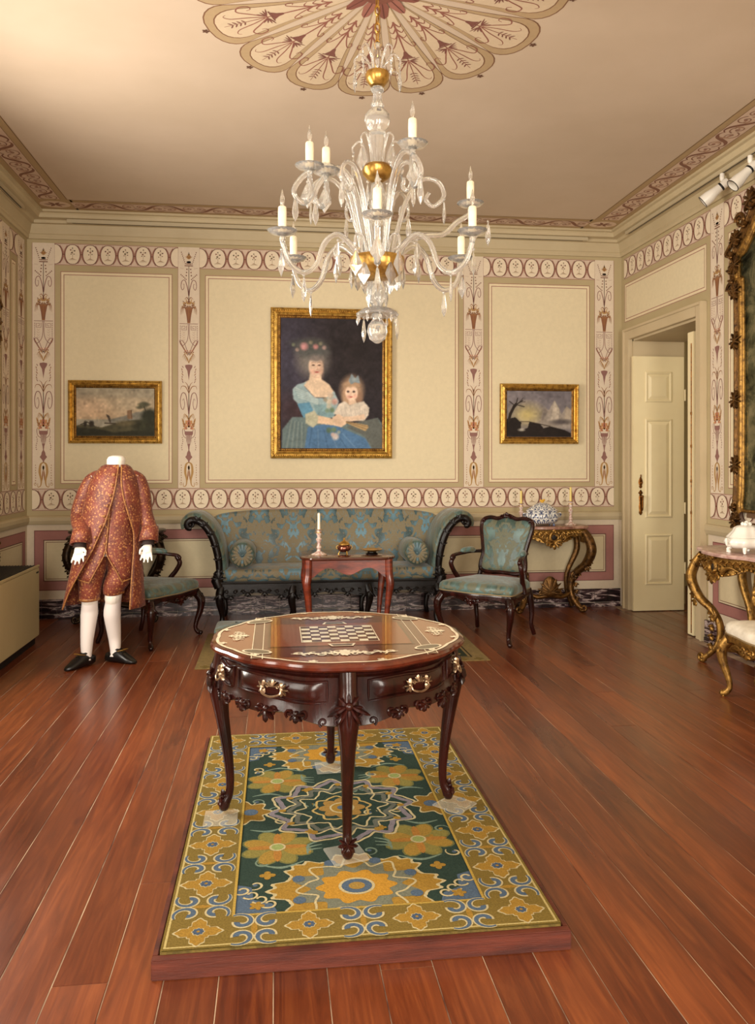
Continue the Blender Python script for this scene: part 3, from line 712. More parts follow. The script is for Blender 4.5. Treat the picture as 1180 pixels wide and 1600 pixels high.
# ================================================================== PICTURES
class Canvas:
    def __init__(s, W, H, x0, y0, x1, y1, bg):
        s.W, s.H = W, H; s.X, s.Y = np.meshgrid(np.linspace(x0, x1, W), np.linspace(y0, y1, H))
        s.px = (x1-x0)/W; s.im = np.ones((H, W, 3))*np.array(bg, float)
    def put(s, m, col, a=1.):
        m = (np.clip(m, 0, 1)*a)[..., None]; s.im = s.im*(1-m)+np.array(col, float)*m
    def ell(s, cx, cy, rx, ry, col, a=1., soft=.25, rot=0):
        dx, dy = s.X-cx, s.Y-cy; c, q = math.cos(rot), math.sin(rot)
        d = np.sqrt(((dx*c+dy*q)/rx)**2+((-dx*q+dy*c)/ry)**2)
        s.put((1+soft-d)/(2*soft), col, a)
    def poly(s, pts, col, a=1., blur=1):
        m = np.zeros_like(s.X, bool); n = len(pts)
        for i in range(n):
            (xa, ya), (xb, yb) = pts[i], pts[(i+1) % n]
            if ya == yb: continue
            c = ((ya > s.Y) != (yb > s.Y)) & (s.X < (xb-xa)*(s.Y-ya)/(yb-ya)+xa); m ^= c
        m = m.astype(float)
        for _ in range(blur):
            p = np.pad(m, 1, 'edge'); m = (p[:-2, 1:-1]+p[2:, 1:-1]+p[1:-1, :-2]+p[1:-1, 2:]+2*p[1:-1, 1:-1])/6
        s.put(m, col, a)
    def line(s, pts, w_, col, a=1.):
        for (xa, ya), (xb, yb) in zip(pts, pts[1:]):
            L2 = (xb-xa)**2+(yb-ya)**2 or 1; t = np.clip(((s.X-xa)*(xb-xa)+(s.Y-ya)*(yb-ya))/L2, 0, 1)
            d = np.hypot(s.X-xa-t*(xb-xa), s.Y-ya-t*(yb-ya)); s.put((w_/2+s.px*.5-d)/s.px, col, a)
    def noise(s, amp, seed, k=8):
        r_ = np.random.RandomState(seed)
        for sc in (k, k*3):
            g = r_.randn(s.H//sc+3, s.W//sc+3); yi = np.linspace(0, g.shape[0]-2, s.H); xi = np.linspace(0, g.shape[1]-2, s.W)
            y0 = yi.astype(int); x0 = xi.astype(int); fy = (yi-y0)[:, None]; fx = (xi-x0)[None]
            v = g[y0][:, x0]*(1-fy)*(1-fx)+g[y0+1][:, x0]*fy*(1-fx)+g[y0][:, x0+1]*(1-fy)*fx+g[y0+1][:, x0+1]*fy*fx
            s.im *= (1+amp*v)[..., None]
    def mesh(s, name, w_, h_, m, parent):
        """canvas in local XZ, facing -Y, centred at the origin"""
        W, H = s.W, s.H
        xs = np.linspace(-w_/2, w_/2, W); zs = np.linspace(h_/2, -h_/2, H)
        co = np.zeros((H, W, 3)); co[..., 0] = xs[None]; co[..., 2] = zs[:, None]
        idx = np.arange(W*H).reshape(H, W)
        fc = np.stack([idx[1:, :-1], idx[1:, 1:], idx[:-1, 1:], idx[:-1, :-1]], -1).reshape(-1, 4)
        me = bpy.data.meshes.new(name); me.from_pydata(co.reshape(-1, 3).tolist(), [], fc.tolist())
        c = np.clip(s.im, 0, 255)/255; c = np.where(c <= .04045, c/12.92, ((c+.055)/1.055)**2.4)
        at = me.color_attributes.new('Col', 'FLOAT_COLOR', 'POINT')
        at.data.foreach_set('color', np.concatenate([c, np.ones((H, W, 1))], -1).astype(np.float32).ravel())
        me.materials.append(m); o = bpy.data.objects.new(name, me); COL.objects.link(o); o.parent = parent; return o
M_oil = paint_mat('oil_paint', .65, 220, .08, .04, 0, .15)
M_gfr = gilt_mat('gilt_frame', (204, 164, 80), (126, 88, 36), .34, .2)
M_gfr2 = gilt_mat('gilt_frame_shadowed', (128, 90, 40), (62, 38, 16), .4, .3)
M_back = mat('stretcher_wood', (96, 70, 46), .8)
def picture(name, label, X, Z, w_, h_, fw, cv, tilt=.02):
    t = thing(name, label, 'painting', (X, Y1-.012, Z-h_/2)); t.rotation_euler = (tilt, 0, 0)
    F = lambda prof, nm, m: MB(Matrix.Translation((0, 0, h_/2))).frame(-w_/2, w_/2, -h_/2, h_/2, prof).build(nm, m, t, 0)
    F([(0, 0), (0, .030), (fw*.10, .042), (fw*.2, .046), (fw*.3, .040), (fw*.34, .030), (fw*.34, 0)], 'outer_moulding', M_gfr)
    F([(fw*.34, 0), (fw*.34, .026), (fw*.45, .028), (fw*.6, .034), (fw*.7, .030), (fw*.74, .020), (fw*.74, 0)], 'middle_moulding', M_gfr)
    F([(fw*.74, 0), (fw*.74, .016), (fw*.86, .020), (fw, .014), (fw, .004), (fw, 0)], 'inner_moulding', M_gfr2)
    b = MB(Matrix.Translation((0, 0, h_/2)))
    x, z = w_/2-fw*.27, h_/2-fw*.27
    step = max(.02, fw*.22)
    beads(b, [(-x, -.044, -z), (x, -.044, -z), (x, -.044, z), (-x, -.044, z), (-x, -.044, -z)], fw*.07, step)
    x, z = w_/2-fw*.86, h_/2-fw*.86
    beads(b, [(-x, -.019, -z), (x, -.019, -z), (x, -.019, z), (-x, -.019, z), (-x, -.019, -z)], fw*.05, step*.8)
    tag(b.build('beading', M_gfr, t), kind='stuff')
    MB(Matrix.Translation((0, 0, h_/2))).box(-w_/2+fw*.5, w_/2-fw*.5, -.006, -.001, -h_/2+fw*.5, h_/2-fw*.5).build('back_board', M_back, t, 0)
    c = cv.mesh('canvas', w_-fw*1.96, h_-fw*1.96, M_oil, t); c.location = (0, -.009, h_/2)
    return t
# --- double portrait
c = Canvas(208, 264, 165, 155, 1000, 1215, (48, 43, 47))
c.ell(230, 500, 190, 420, (74, 70, 86), .8, .9); c.ell(760, 420, 260, 260, (44, 38, 38), .8, .8); c.ell(300, 900, 150, 120, (70, 44, 44), .5, .7)
c.noise(.06, 3, 6)
c.ell(425, 490, 125, 140, (124, 118, 112), .95, .4); c.ell(420, 420, 130, 60, (84, 86, 84), .9, .4); c.ell(400, 360, 140, 40, (78, 80, 74), .7, .5)
for x, y, r_, q in ((357, 385, 32, (176, 128, 128)), (450, 386, 22, (170, 120, 118)), (300, 412, 16, (150, 130, 122)), (520, 392, 18, (150, 126, 120)), (410, 352, 16, (120, 112, 96)), (490, 360, 16, (122, 118, 100)), (270, 372, 15, (100, 104, 88))):
    c.ell(x, y, r_, r_, q, .9, .35); c.ell(x-3, y+3, r_*.5, r_*.5, tuple(v*1.15 for v in q), .8, .5)
c.poly([(175, 1215), (180, 1060), (260, 960), (380, 960), (560, 1010), (760, 1010), (960, 960), (1000, 1010), (1000, 1215)], (106, 122, 122), 1, 2)
c.poly([(360, 1215), (385, 1040), (520, 1015), (640, 1030), (700, 1060), (860, 1130), (910, 1215)], (82, 116, 152), 1, 2)
c.poly([(700, 1040), (820, 990), (960, 965), (1000, 1040), (1000, 1215), (920, 1215), (850, 1110)], (96, 96, 90), .8, 2)
for k in range(9): c.line([(240+14*k, 985+3*k), (195+20*k, 1215)], 8, (146, 156, 150) if k % 2 else (84, 100, 102), .45)
for k in range(6): c.line([(420+50*k, 1050+8*k), (395+78*k, 1215)], 9, (116, 148, 178) if k % 2 else (60, 88, 120), .5)
c.poly([(405, 600), (492, 600), (500, 650), (560, 690), (605, 760), (560, 800), (440, 796), (380, 730), (340, 690), (396, 655)], (222, 196, 168), 1, 2)
c.poly([(262, 735), (300, 695), (380, 672), (352, 702), (440, 800), (530, 805), (600, 745), (640, 830), (600, 960), (470, 975), (330, 880), (268, 810)], (150, 172, 176), 1, 2)
for k in range(5): c.line([(280+8*k, 720+20*k), (380, 760+14*k), (470, 815+10*k)], 7, (202, 212, 206), .55)
c.poly([(300, 850), (400, 838), (430, 900), (420, 945), (350, 965)], (96, 142, 168), 1, 1); c.poly([(430, 860), (580, 850), (600, 950), (480, 970)], (128, 158, 164), 1, 2)
c.poly([(450, 940), (570, 965), (620, 985), (600, 1025), (460, 1010)], (220, 190, 160), 1, 1)
c.poly([(365, 935), (440, 905), (470, 950), (466, 1010), (430, 1045), (370, 1010)], (178, 176, 152), 1, 2)
c.ell(452, 552, 60, 88, (226, 196, 172), 1, .12, -.05); c.ell(430, 590, 22, 18, (218, 160, 140), .55, .7); c.ell(488, 585, 18, 18, (216, 156, 138), .5, .7); c.ell(500, 560, 18, 70, (186, 150, 128), .5, .6)
c.ell(450, 478, 58, 30, (120, 112, 108), .9, .4)
for x in (431, 480): c.ell(x, 536, 13, 6, (90, 66, 58), .95, .4); c.line([(x-16, 518), (x, 512), (x+15, 516)], 5, (150, 116, 98), .8)
c.line([(462, 540), (468, 568), (456, 574)], 5, (196, 150, 128), .8); c.ell(460, 592, 16, 6, (176, 84, 78), .95, .4)
c.line([(420, 628), (480, 640)], 7, (190, 154, 130), .6)
for x, y, r_, q in ((570, 780, 26, (190, 170, 150)), (605, 830, 26, (196, 150, 136)), (560, 830, 24, (206, 190, 166)), (530, 815, 18, (150, 140, 120)), (560, 870, 22, (186, 180, 160)), (585, 900, 20, (104, 124, 96)), (545, 905, 18, (120, 140, 120))): c.ell(x, y, r_, r_, q, .9, .4)
c.ell(748, 735, 92, 112, (168, 138, 112), 1, .3); c.ell(700, 800, 34, 60, (176, 144, 116), .9, .4); c.ell(808, 800, 30, 60, (150, 118, 96), .9, .4)
c.poly([(720, 810), (775, 810), (790, 850), (720, 860)], (216, 186, 160), 1, 1)
c.poly([(598, 925), (640, 850), (690, 826), (730, 860), (790, 838), (846, 826), (892, 880), (884, 940), (850, 985), (720, 990), (650, 965)], (208, 196, 180), 1, 2)
for k in range(6): c.line([(650+40*k, 860+(k % 2)*30), (670+38*k, 950)], 6, (172, 160, 150), .5)
c.ell(744, 758, 52, 66, (232, 202, 178), 1, .12); c.ell(720, 790, 16, 14, (222, 158, 140), .6, .7); c.ell(775, 785, 14, 14, (220, 156, 138), .6, .7)
for x in (716, 764): c.ell(x, 748, 11, 8, (62, 48, 46), .95, .4)
c.ell(741, 792, 13, 6, (182, 92, 84), .95, .4); c.line([(742, 755), (740, 774)], 5, (206, 164, 142), .7); c.ell(745, 690, 66, 24, (176, 146, 118), .9, .4)
c.poly([(720, 660), (745, 600), (775, 640), (800, 610), (815, 680), (770, 672), (740, 690)], (132, 146, 152), 1, 1); c.ell(765, 650, 18, 16, (160, 172, 174), .8, .4)
c.poly([(640, 955), (760, 950), (850, 930), (860, 970), (740, 992), (650, 985)], (220, 192, 166), 1, 1)
c.poly([(585, 960), (640, 930), (700, 975), (705, 1010), (660, 1040), (600, 1025)], (222, 192, 164), 1, 1)
for k in range(4): c.line([(600+5*k, 975+14*k), (660+8*k, 985+13*k)], 4, (184, 146, 120), .6)
c.poly([(700, 990), (880, 1022), (885, 1040), (860, 1072), (700, 1005)], (176, 150, 108), 1, 1); c.line([(700, 996), (870, 1055)], 4, (96, 72, 52), .8); c.line([(700, 992), (880, 1035)], 4, (110, 84, 60), .8)
for x, y, r_, q in ((612, 1115, 28, (206, 190, 180)), (590, 1100, 16, (196, 170, 160)), (560, 1065, 22, (90, 112, 88)), (600, 1060, 20, (104, 122, 92)), (640, 1080, 14, (150, 160, 150))): c.ell(x, y, r_, r_, q, .9, .4)
for _ in range(1):
    p_ = np.pad(c.im, ((1, 1), (1, 1), (0, 0)), 'edge'); c.im = (p_[:-2, 1:-1]+p_[2:, 1:-1]+p_[1:-1, :-2]+p_[1:-1, 2:]+2*p_[1:-1, 1:-1])/6
c.noise(.035, 9, 3)
picture('portrait_painting', 'large gilt-framed portrait of a lady in blue with a small girl', .55, 2.262, 1.20, 1.475, .098, c, .012)
# --- coastal landscape
c = Canvas(150, 92, 418, 378, 860, 648, (176, 160, 134))
c.poly([(418, 378), (860, 378), (860, 430), (418, 440)], (156, 146, 126), 1, 6); c.ell(540, 520, 220, 60, (204, 172, 138), .8, .9); c.ell(700, 470, 120, 50, (176, 162, 138), .6, .8); c.ell(480, 480, 90, 40, (196, 166, 140), .5, .8)
c.poly([(418, 556), (860, 550), (860, 600), (418, 600)], (156, 150, 134), 1, 2)
c.poly([(600, 556), (680, 536), (760, 512), (860, 500), (860, 600), (600, 585)], (128, 126, 116), .9, 2)
c.poly([(418, 590), (470, 582), (560, 600), (640, 576), (740, 556), (800, 560), (860, 540), (860, 648), (418, 648)], (78, 74, 56), 1, 2)
c.poly([(418, 600), (520, 606), (640, 630), (860, 600), (860, 648), (418, 648)], (46, 46, 36), .9, 3)
c.ell(830, 540, 46, 48, (52, 54, 42), 1, .3); c.ell(800, 590, 60, 34, (58, 58, 44), 1, .4); c.ell(690, 575, 50, 14, (120, 108, 80), .7, .5)
for x, y in ((786, 470), (800, 462), (775, 486), (815, 470), (795, 480)): c.ell(x, y, 20, 9, (72, 72, 56), .8, .5)
c.line([(815, 520), (800, 480)], 5, (60, 56, 44), .9)
c.poly([(706, 552), (704, 504), (730, 500), (734, 552)], (142, 112, 86), 1, 1); c.line([(728, 504), (730, 550)], 5, (96, 76, 60), .7)
c.poly([(604, 572), (584, 524), (606, 536), (614, 574)], (84, 74, 64), 1, 1); c.line([(578, 576), (638, 578)], 7, (70, 60, 50), .9); c.line([(535, 544), (545, 562)], 5, (190, 176, 150), .8)
for x in (468, 498, 508): c.ell(x, 580, 9, 16, (48, 42, 36), .9, .4)
c.line([(440, 585), (478, 570), (520, 592)], 5, (54, 48, 38), .9); c.noise(.06, 5, 4)
picture('landscape_painting', 'small gilt-framed coastal landscape with ruined tower above the costumed mannequin', -1.522, 1.967, .868, .60, .072, c)
# --- mountain landscape
c = Canvas(130, 92, 350, 900, 720, 1160, (118, 112, 116))
c.ell(460, 930, 120, 40, (134, 126, 128), .7, .8); c.ell(600, 920, 120, 30, (104, 98, 104), .7, .8); c.ell(468, 1035, 70, 50, (196, 178, 116), .9, .8)
c.poly([(540, 1080), (566, 990), (590, 1010), (622, 952), (650, 1000), (664, 1030), (690, 984), (720, 1006), (720, 1110), (540, 1110)], (150, 140, 130), 1, 2)
c.poly([(622, 954), (650, 1002), (646, 1060), (600, 1070)], (182, 170, 154), .8, 2); c.poly([(690, 986), (720, 1010), (715, 1060), (680, 1060)], (172, 158, 140), .8, 2); c.poly([(566, 992), (585, 1015), (560, 1060), (548, 1070)], (124, 114, 108), .8, 2)
c.ell(660, 1075, 50, 14, (70, 64, 66), .8, .6); c.ell(690, 1105, 50, 14, (150, 142, 136), .8, .6)
c.poly([(350, 1060), (400, 1050), (434, 1080), (430, 1120), (470, 1110), (480, 1075), (540, 1085), (560, 1110), (600, 1100), (680, 1120), (720, 1140), (720, 1160), (350, 1160)], (38, 32, 30), 1, 1)
c.line([(430, 1074), (480, 1074), (600, 1100)], 4, (60, 50, 42), .9); c.ell(435, 1120, 18, 8, (190, 184, 170), .8, .5)
c.line([(362, 1070), (372, 1030), (392, 990), (404, 976)], 16, (44, 36, 32)); c.line([(404, 978), (440, 955)], 6, (50, 42, 38)); c.line([(404, 978), (450, 990)], 5, (50, 42, 38)); c.line([(398, 985), (366, 960)], 5, (50, 42, 38)); c.line([(404, 978), (412, 942)], 5, (50, 42, 38)); c.line([(420, 966), (444, 940)], 3, (60, 50, 46)); c.line([(425, 964), (455, 962)], 3, (60, 50, 46))
c.noise(.05, 8, 4)
picture('landscape_painting', 'small gilt-framed stormy mountain landscape with bare tree above the gilt console', 2.668, 1.978, .825, .61, .072, c)

# ================================================================== CHANDELIER
def glass_mat():
    N = NT('crystal_glass'); N.set(Base_Color=(.97, .96, .93, 1), Roughness=.05, IOR=1.5, Transmission_Weight=.88)
    N.b.inputs['Specular IOR Level'].default_value = .8; N.bump(N.noise(tc(N), 90, 2), .10, .004); return N.m
M_crys = glass_mat()
M_candle = mat('candle_tube', (244, 234, 206), .5, var=30, col2=(236, 222, 188)); 
M_bulb = NT('clear_bulb'); M_bulb.set(Base_Color=(1, .97, .9, 1), Roughness=.02, Transmission_Weight=.9, IOR=1.35); M_bulb = M_bulb.m
M_bgold = gilt_mat('gilded_metal', (192, 150, 76), (132, 94, 40), .28, .12)
CX, CY = .5, 4.03
ch = thing('chandelier', 'glass chandelier with candle bulbs and crystal drops hanging from the painted rosette', 'chandelier', (CX, CY, 2.08))
CZ = 2.08
yz = lambda y: 1.5+(720-y)/315.3-CZ          # pixel row -> local height
# chain and hook
for i in range(9):
    z = yz(8)-i*.043+.06; L = MB(); R_ = Matrix.Translation((.0, 0, z)) @ Matrix.Rotation(PI/2*(i % 2)+.3, 4, 'Z')
    L.tube([(.012*math.cos(a), 0, .026*math.sin(a)) for a in [2*PI*k/14 for k in range(14)]], .0042, 6, True, M=R_); L.build('chain_link', M_bgold, ch)
L = MB(); L.lathe([(0, ZC-CZ), (.06, ZC-CZ), (.055, ZC-CZ-.012), (.02, ZC-CZ-.02), (.008, ZC-CZ-.03), (.006, yz(8)+.08), (0, yz(8)+.08)], 20); L.tube([(.028*math.cos(a)-.02, 0, yz(8)+.09+.028*math.sin(a)) for a in [k*PI/8 for k in range(14)]], .006, 6); L.build('ceiling_hook', M_bgold, ch)
def lath(name, m, prof, n=28, fl_=None): L = MB(); L.lathe([(r_/315.3, yz(y)) for r_, y in prof], n, flute=fl_); return L.build(name, m, ch, 35)
lath('top_finial', M_crys, [(0, 66), (5, 68), (8, 74), (6, 81), (9, 92), (10, 104), (6, 112), (0, 113)])
lath('gilt_cup', M_bgold, [(0, 114), (13, 113), (18, 114), (19, 119), (17, 127), (11, 134), (0, 136)])
lath('stem', M_crys, [(0, 136), (9, 137), (10, 142), (6, 146), (7, 158), (10, 164), (8, 170), (0, 171)], 20, (8, .08))
lath('stem', M_crys, [(0, 170), (12, 171), (19, 180), (20, 188), (16, 200), (9, 205), (0, 206)], 32, (14, .02))
lath('stem', M_crys, [(0, 206), (13, 207), (12, 218), (9, 236), (8, 254), (10, 259), (0, 260)], 32, (12, .05))
lath('gilt_cup', M_bgold, [(0, 259), (20, 259), (24, 264), (23, 272), (16, 280), (8, 285), (0, 286)])
lath('stem', M_crys, [(0, 286), (9, 287), (11, 298), (14, 312), (12, 325), (8, 332), (12, 340), (14, 356), (10, 372), (13, 390), (12, 402), (0, 403)], 28, (10, .05))
lath('gilt_bowl', M_bgold, [(0, 408), (38, 406), (42, 403), (43, 406), (42, 416), (38, 426), (28, 434), (12, 438), (0, 438)], 36)
lath('bottom_stem', M_crys, [(0, 440), (12, 441), (17, 452), (15, 464), (9, 474), (8, 480), (0, 481)], 28, (10, .05))
lath('bottom_dish', M_crys, [(0, 478), (10, 479), (24, 484), (32, 490), (31, 493), (20, 489), (8, 486), (0, 486)], 36, (12, .05))
lath('bottom_ball', M_crys, [(0, 486), (8, 490), (8, 500), (14, 508), (16, 518), (12, 530), (4, 536), (0, 537)], 28, (12, .03))
# crystal drops share one mesh per kind
def drop(kind):
    L = MB(); L.ball((0, 0, -.008), .007, 8, 6)
    if kind == 0: L.lathe([(0, -.014), (.009, -.026), (.034, -.082), (.030, -.092), (0, -.135)], 4, Matrix.Diagonal((1, .4, 1, 1)))
    elif kind == 1: L.lathe([(0, -.014), (.006, -.022), (.016, -.085), (.012, -.11), (0, -.135)], 6, Matrix.Diagonal((1, .6, 1, 1)))
    else: L.lathe([(0, -.012), (.006, -.02), (.009, -.035), (0, -.056)], 6)
    return L
_dm = {}
def hang(p, kind, rz=0.):
    if kind not in _dm:
        _dm[kind] = drop(kind).build('crystal_drop', M_crys, ch, 20); o = _dm[kind]
    else: o = _dm[kind].copy(); COL.objects.link(o); o.parent = ch
    o.location = p; o.rotation_euler = (0, 0, rz)
_cm = {}
def candle(p, parent_arm=None):
    if not _cm:
        L = MB(); L.lathe([(0, -.035), (.010, -.034), (.014, -.02), (.010, -.006), (.03, 0), (.055, .008), (.070, .022), (.067, .022), (.05, .012), (.02, .006), (0, .006)], 32, flute=(16, .03)); _cm['pan'] = L.build('drip_pan', M_crys, ch, 50)
        L = MB(); L.lathe([(0, .006), (.019, .006), (.019, .03), (.020, .10), (.019, .128), (.016, .132), (0, .13)], 16); _cm['can'] = L.build('candle_tube', M_candle, ch, 50)
        L = MB(); L.lathe([(.004, .13), (.007, .134), (.008, .142), (.0115, .158), (.0105, .172), (.005, .192), (.0015, .212), (0, .214)], 12); _cm['bulb'] = L.build('flame_bulb', M_bulb, ch, 60)
        for k in _cm: _cm[k].location = p
    else:
        for k in ('pan', 'can', 'bulb'): o = _cm[k].copy(); COL.objects.link(o); o.parent = ch; o.location = p
def garm(pts, r_=.0105, name='arm'):
    L = MB(); q = bez(pts, 7); L.tube(q, [r_*1.1, r_, r_*.9], 8, twist=.35, flat=.78); o = L.build(name, M_crys, ch, 70); return q
ZB = yz(404)
CO, SI = math.cos(math.atan(159/1280)), math.sin(math.atan(159/1280))
def cd(rgt, fwd): return (rgt*CO+fwd*SI, -rgt*SI+fwd*CO)      # sideways / away from the lens -> room axes
for k in range(6):
    a = PI/3*k; x_, y_ = math.sin(a), -math.cos(a); z1 = 2.549-CZ; R1 = .51
    P_ = lambda r_, z: cd(x_*r_, y_*r_)+(z,)
    q = garm([P_(.10, ZB), P_(.15, ZB+.05), P_(.22, ZB+.09), P_(.29, ZB+.04), P_(.335, ZB-.07), P_(.40, ZB-.115), P_(.47, ZB-.08), P_(.505, ZB+.0), P_(R1, z1-.03)], .0165)
    candle(P_(R1, z1)); hang(P_(R1+.005, z1-.06), 0, a); hang(P_(.40, ZB-.12), 1, a+.4); hang(P_(.22, ZB+.07), 1, a)
    # crook-shaped ornament between the arms
    b = a+PI/6; x2, y2 = math.sin(b), -math.cos(b); Q_ = lambda r_, z: cd(x2*r_, y2*r_)+(z,)
    garm([Q_(.07, ZB), Q_(.10, ZB+.14), Q_(.15, ZB+.30), Q_(.22, ZB+.39), Q_(.30, ZB+.38), Q_(.33, ZB+.31), Q_(.28, ZB+.26), Q_(.24, ZB+.29), Q_(.255, ZB+.325)], .012, 'crook')
    hang(Q_(.33, ZB+.30), 1, b)
    garm([Q_(.09, ZB), Q_(.14, ZB+.08), Q_(.20, ZB+.07), Q_(.21, ZB+.02), Q_(.17, ZB+.01)], .008, 'crook'); hang(Q_(.205, ZB+.01), 0, b)
    hang(Q_(.128, ZB-.02), 0, b)
for (rg, fw_, z) in ((.158, -.38, 2.905), (-.247, -.11, 2.878), (-.323, -.16, 2.885), (.484, .20, 2.82)):
    r_ = math.hypot(rg, fw_); ux, uy = rg/r_, fw_/r_; z1 = z-CZ; P_ = lambda q_, zz: cd(ux*q_*r_, uy*q_*r_)+(zz,)
    if rg > .4: garm([P_(.2, ZB), P_(.3, ZB+.10), P_(.5, ZB+.14), P_(.7, ZB+.16), P_(.85, ZB+.23), P_(.97, ZB+.27), P_(1, z1-.03)], .015)
    else: garm([P_(.22, ZB), P_(.30, ZB+.15), P_(.45, ZB+.33), P_(.72, ZB+.42), P_(1.05, ZB+.36), P_(1.22, ZB+.27), P_(1.08, ZB+.22), P_(.98, ZB+.28), P_(1, z1-.03)], .014)
    candle(P_(1, z1)); hang(P_(1.03, z1-.05), 0); hang(P_(1.2, ZB+.26), 1)
for k in range(5):       # little crooks with drops on the two gilt cups
    b = 2*PI*k/5+.5; Q_ = lambda r_, z: (math.sin(b)*r_, -math.cos(b)*r_, z)
    z0 = yz(112); garm([Q_(.03, z0), Q_(.05, z0+.06), Q_(.085, z0+.10), Q_(.12, z0+.075), Q_(.115, z0+.045)], .006, 'crook'); hang(Q_(.118, z0+.045), 1 if k % 2 else 2, b)
    z0 = yz(260); garm([Q_(.045, z0), Q_(.06, z0+.08), Q_(.09, z0+.135), Q_(.13, z0+.11), Q_(.125, z0+.08)], .0065, 'crook'); hang(Q_(.127, z0+.075), 0, b)
    garm([Q_(.03, yz(116)), Q_(.06, yz(110)), Q_(.10, yz(108)), Q_(.115, yz(114))], .005, 'crook'); hang(Q_(.115, yz(114)), 2, b)
for k in range(10):
    b = 2*PI*k/10; hang((.10*math.sin(b), -.10*math.cos(b), yz(490)), 2 if k % 2 else 1 if k % 4 else 2, b)
for k in range(4):
    b = PI/2*k+.15; hang((.05*math.sin(b), -.05*math.cos(b), yz(283)), 0, b); hang((.045*math.sin(b), -.045*math.cos(b), yz(440)), 0, b)
# ================================================================== PLATFORM, RUG, GAME TABLE
RZ = .060
M_plat = mat('platform_wood', (100, 44, 28), .5, var=9, col2=(66, 27, 18), bump=(60, .15), stretch=(.4, 1, 4))
t = thing('platform', 'low reddish wooden platform under the patterned rug', 'platform', (.2715, 2.42, 0))
MB().box(-.6285, .6285, 0, .028, 0, RZ).build('front_board', M_plat, t, 0, .003)
MB().box(-.6285, .6285, .029, 1.93, .0, RZ-.012).build('deck', M_plat, t, 0)
for sx in (-1, 1): MB().box(min(sx*.6285, sx*.612), max(sx*.6285, sx*.612), .029, 1.93, 0, RZ-.002).build('side_board', M_plat, t, 0, .002)
RW_, RL = 1.215, 1.89
RUG0 = (-.336, 2.452)
t = thing('rug', 'gold and green patterned rug on the low platform under the game table', 'rug', (RUG0[0], RUG0[1], RZ-.011))
MB().box(0, RW_, 0, RL, 0, .0145).build('rug_ground', mat('rug_wool', (134, 110, 50), .95, var=40, bump=(300, .4)), t, 0, .003)
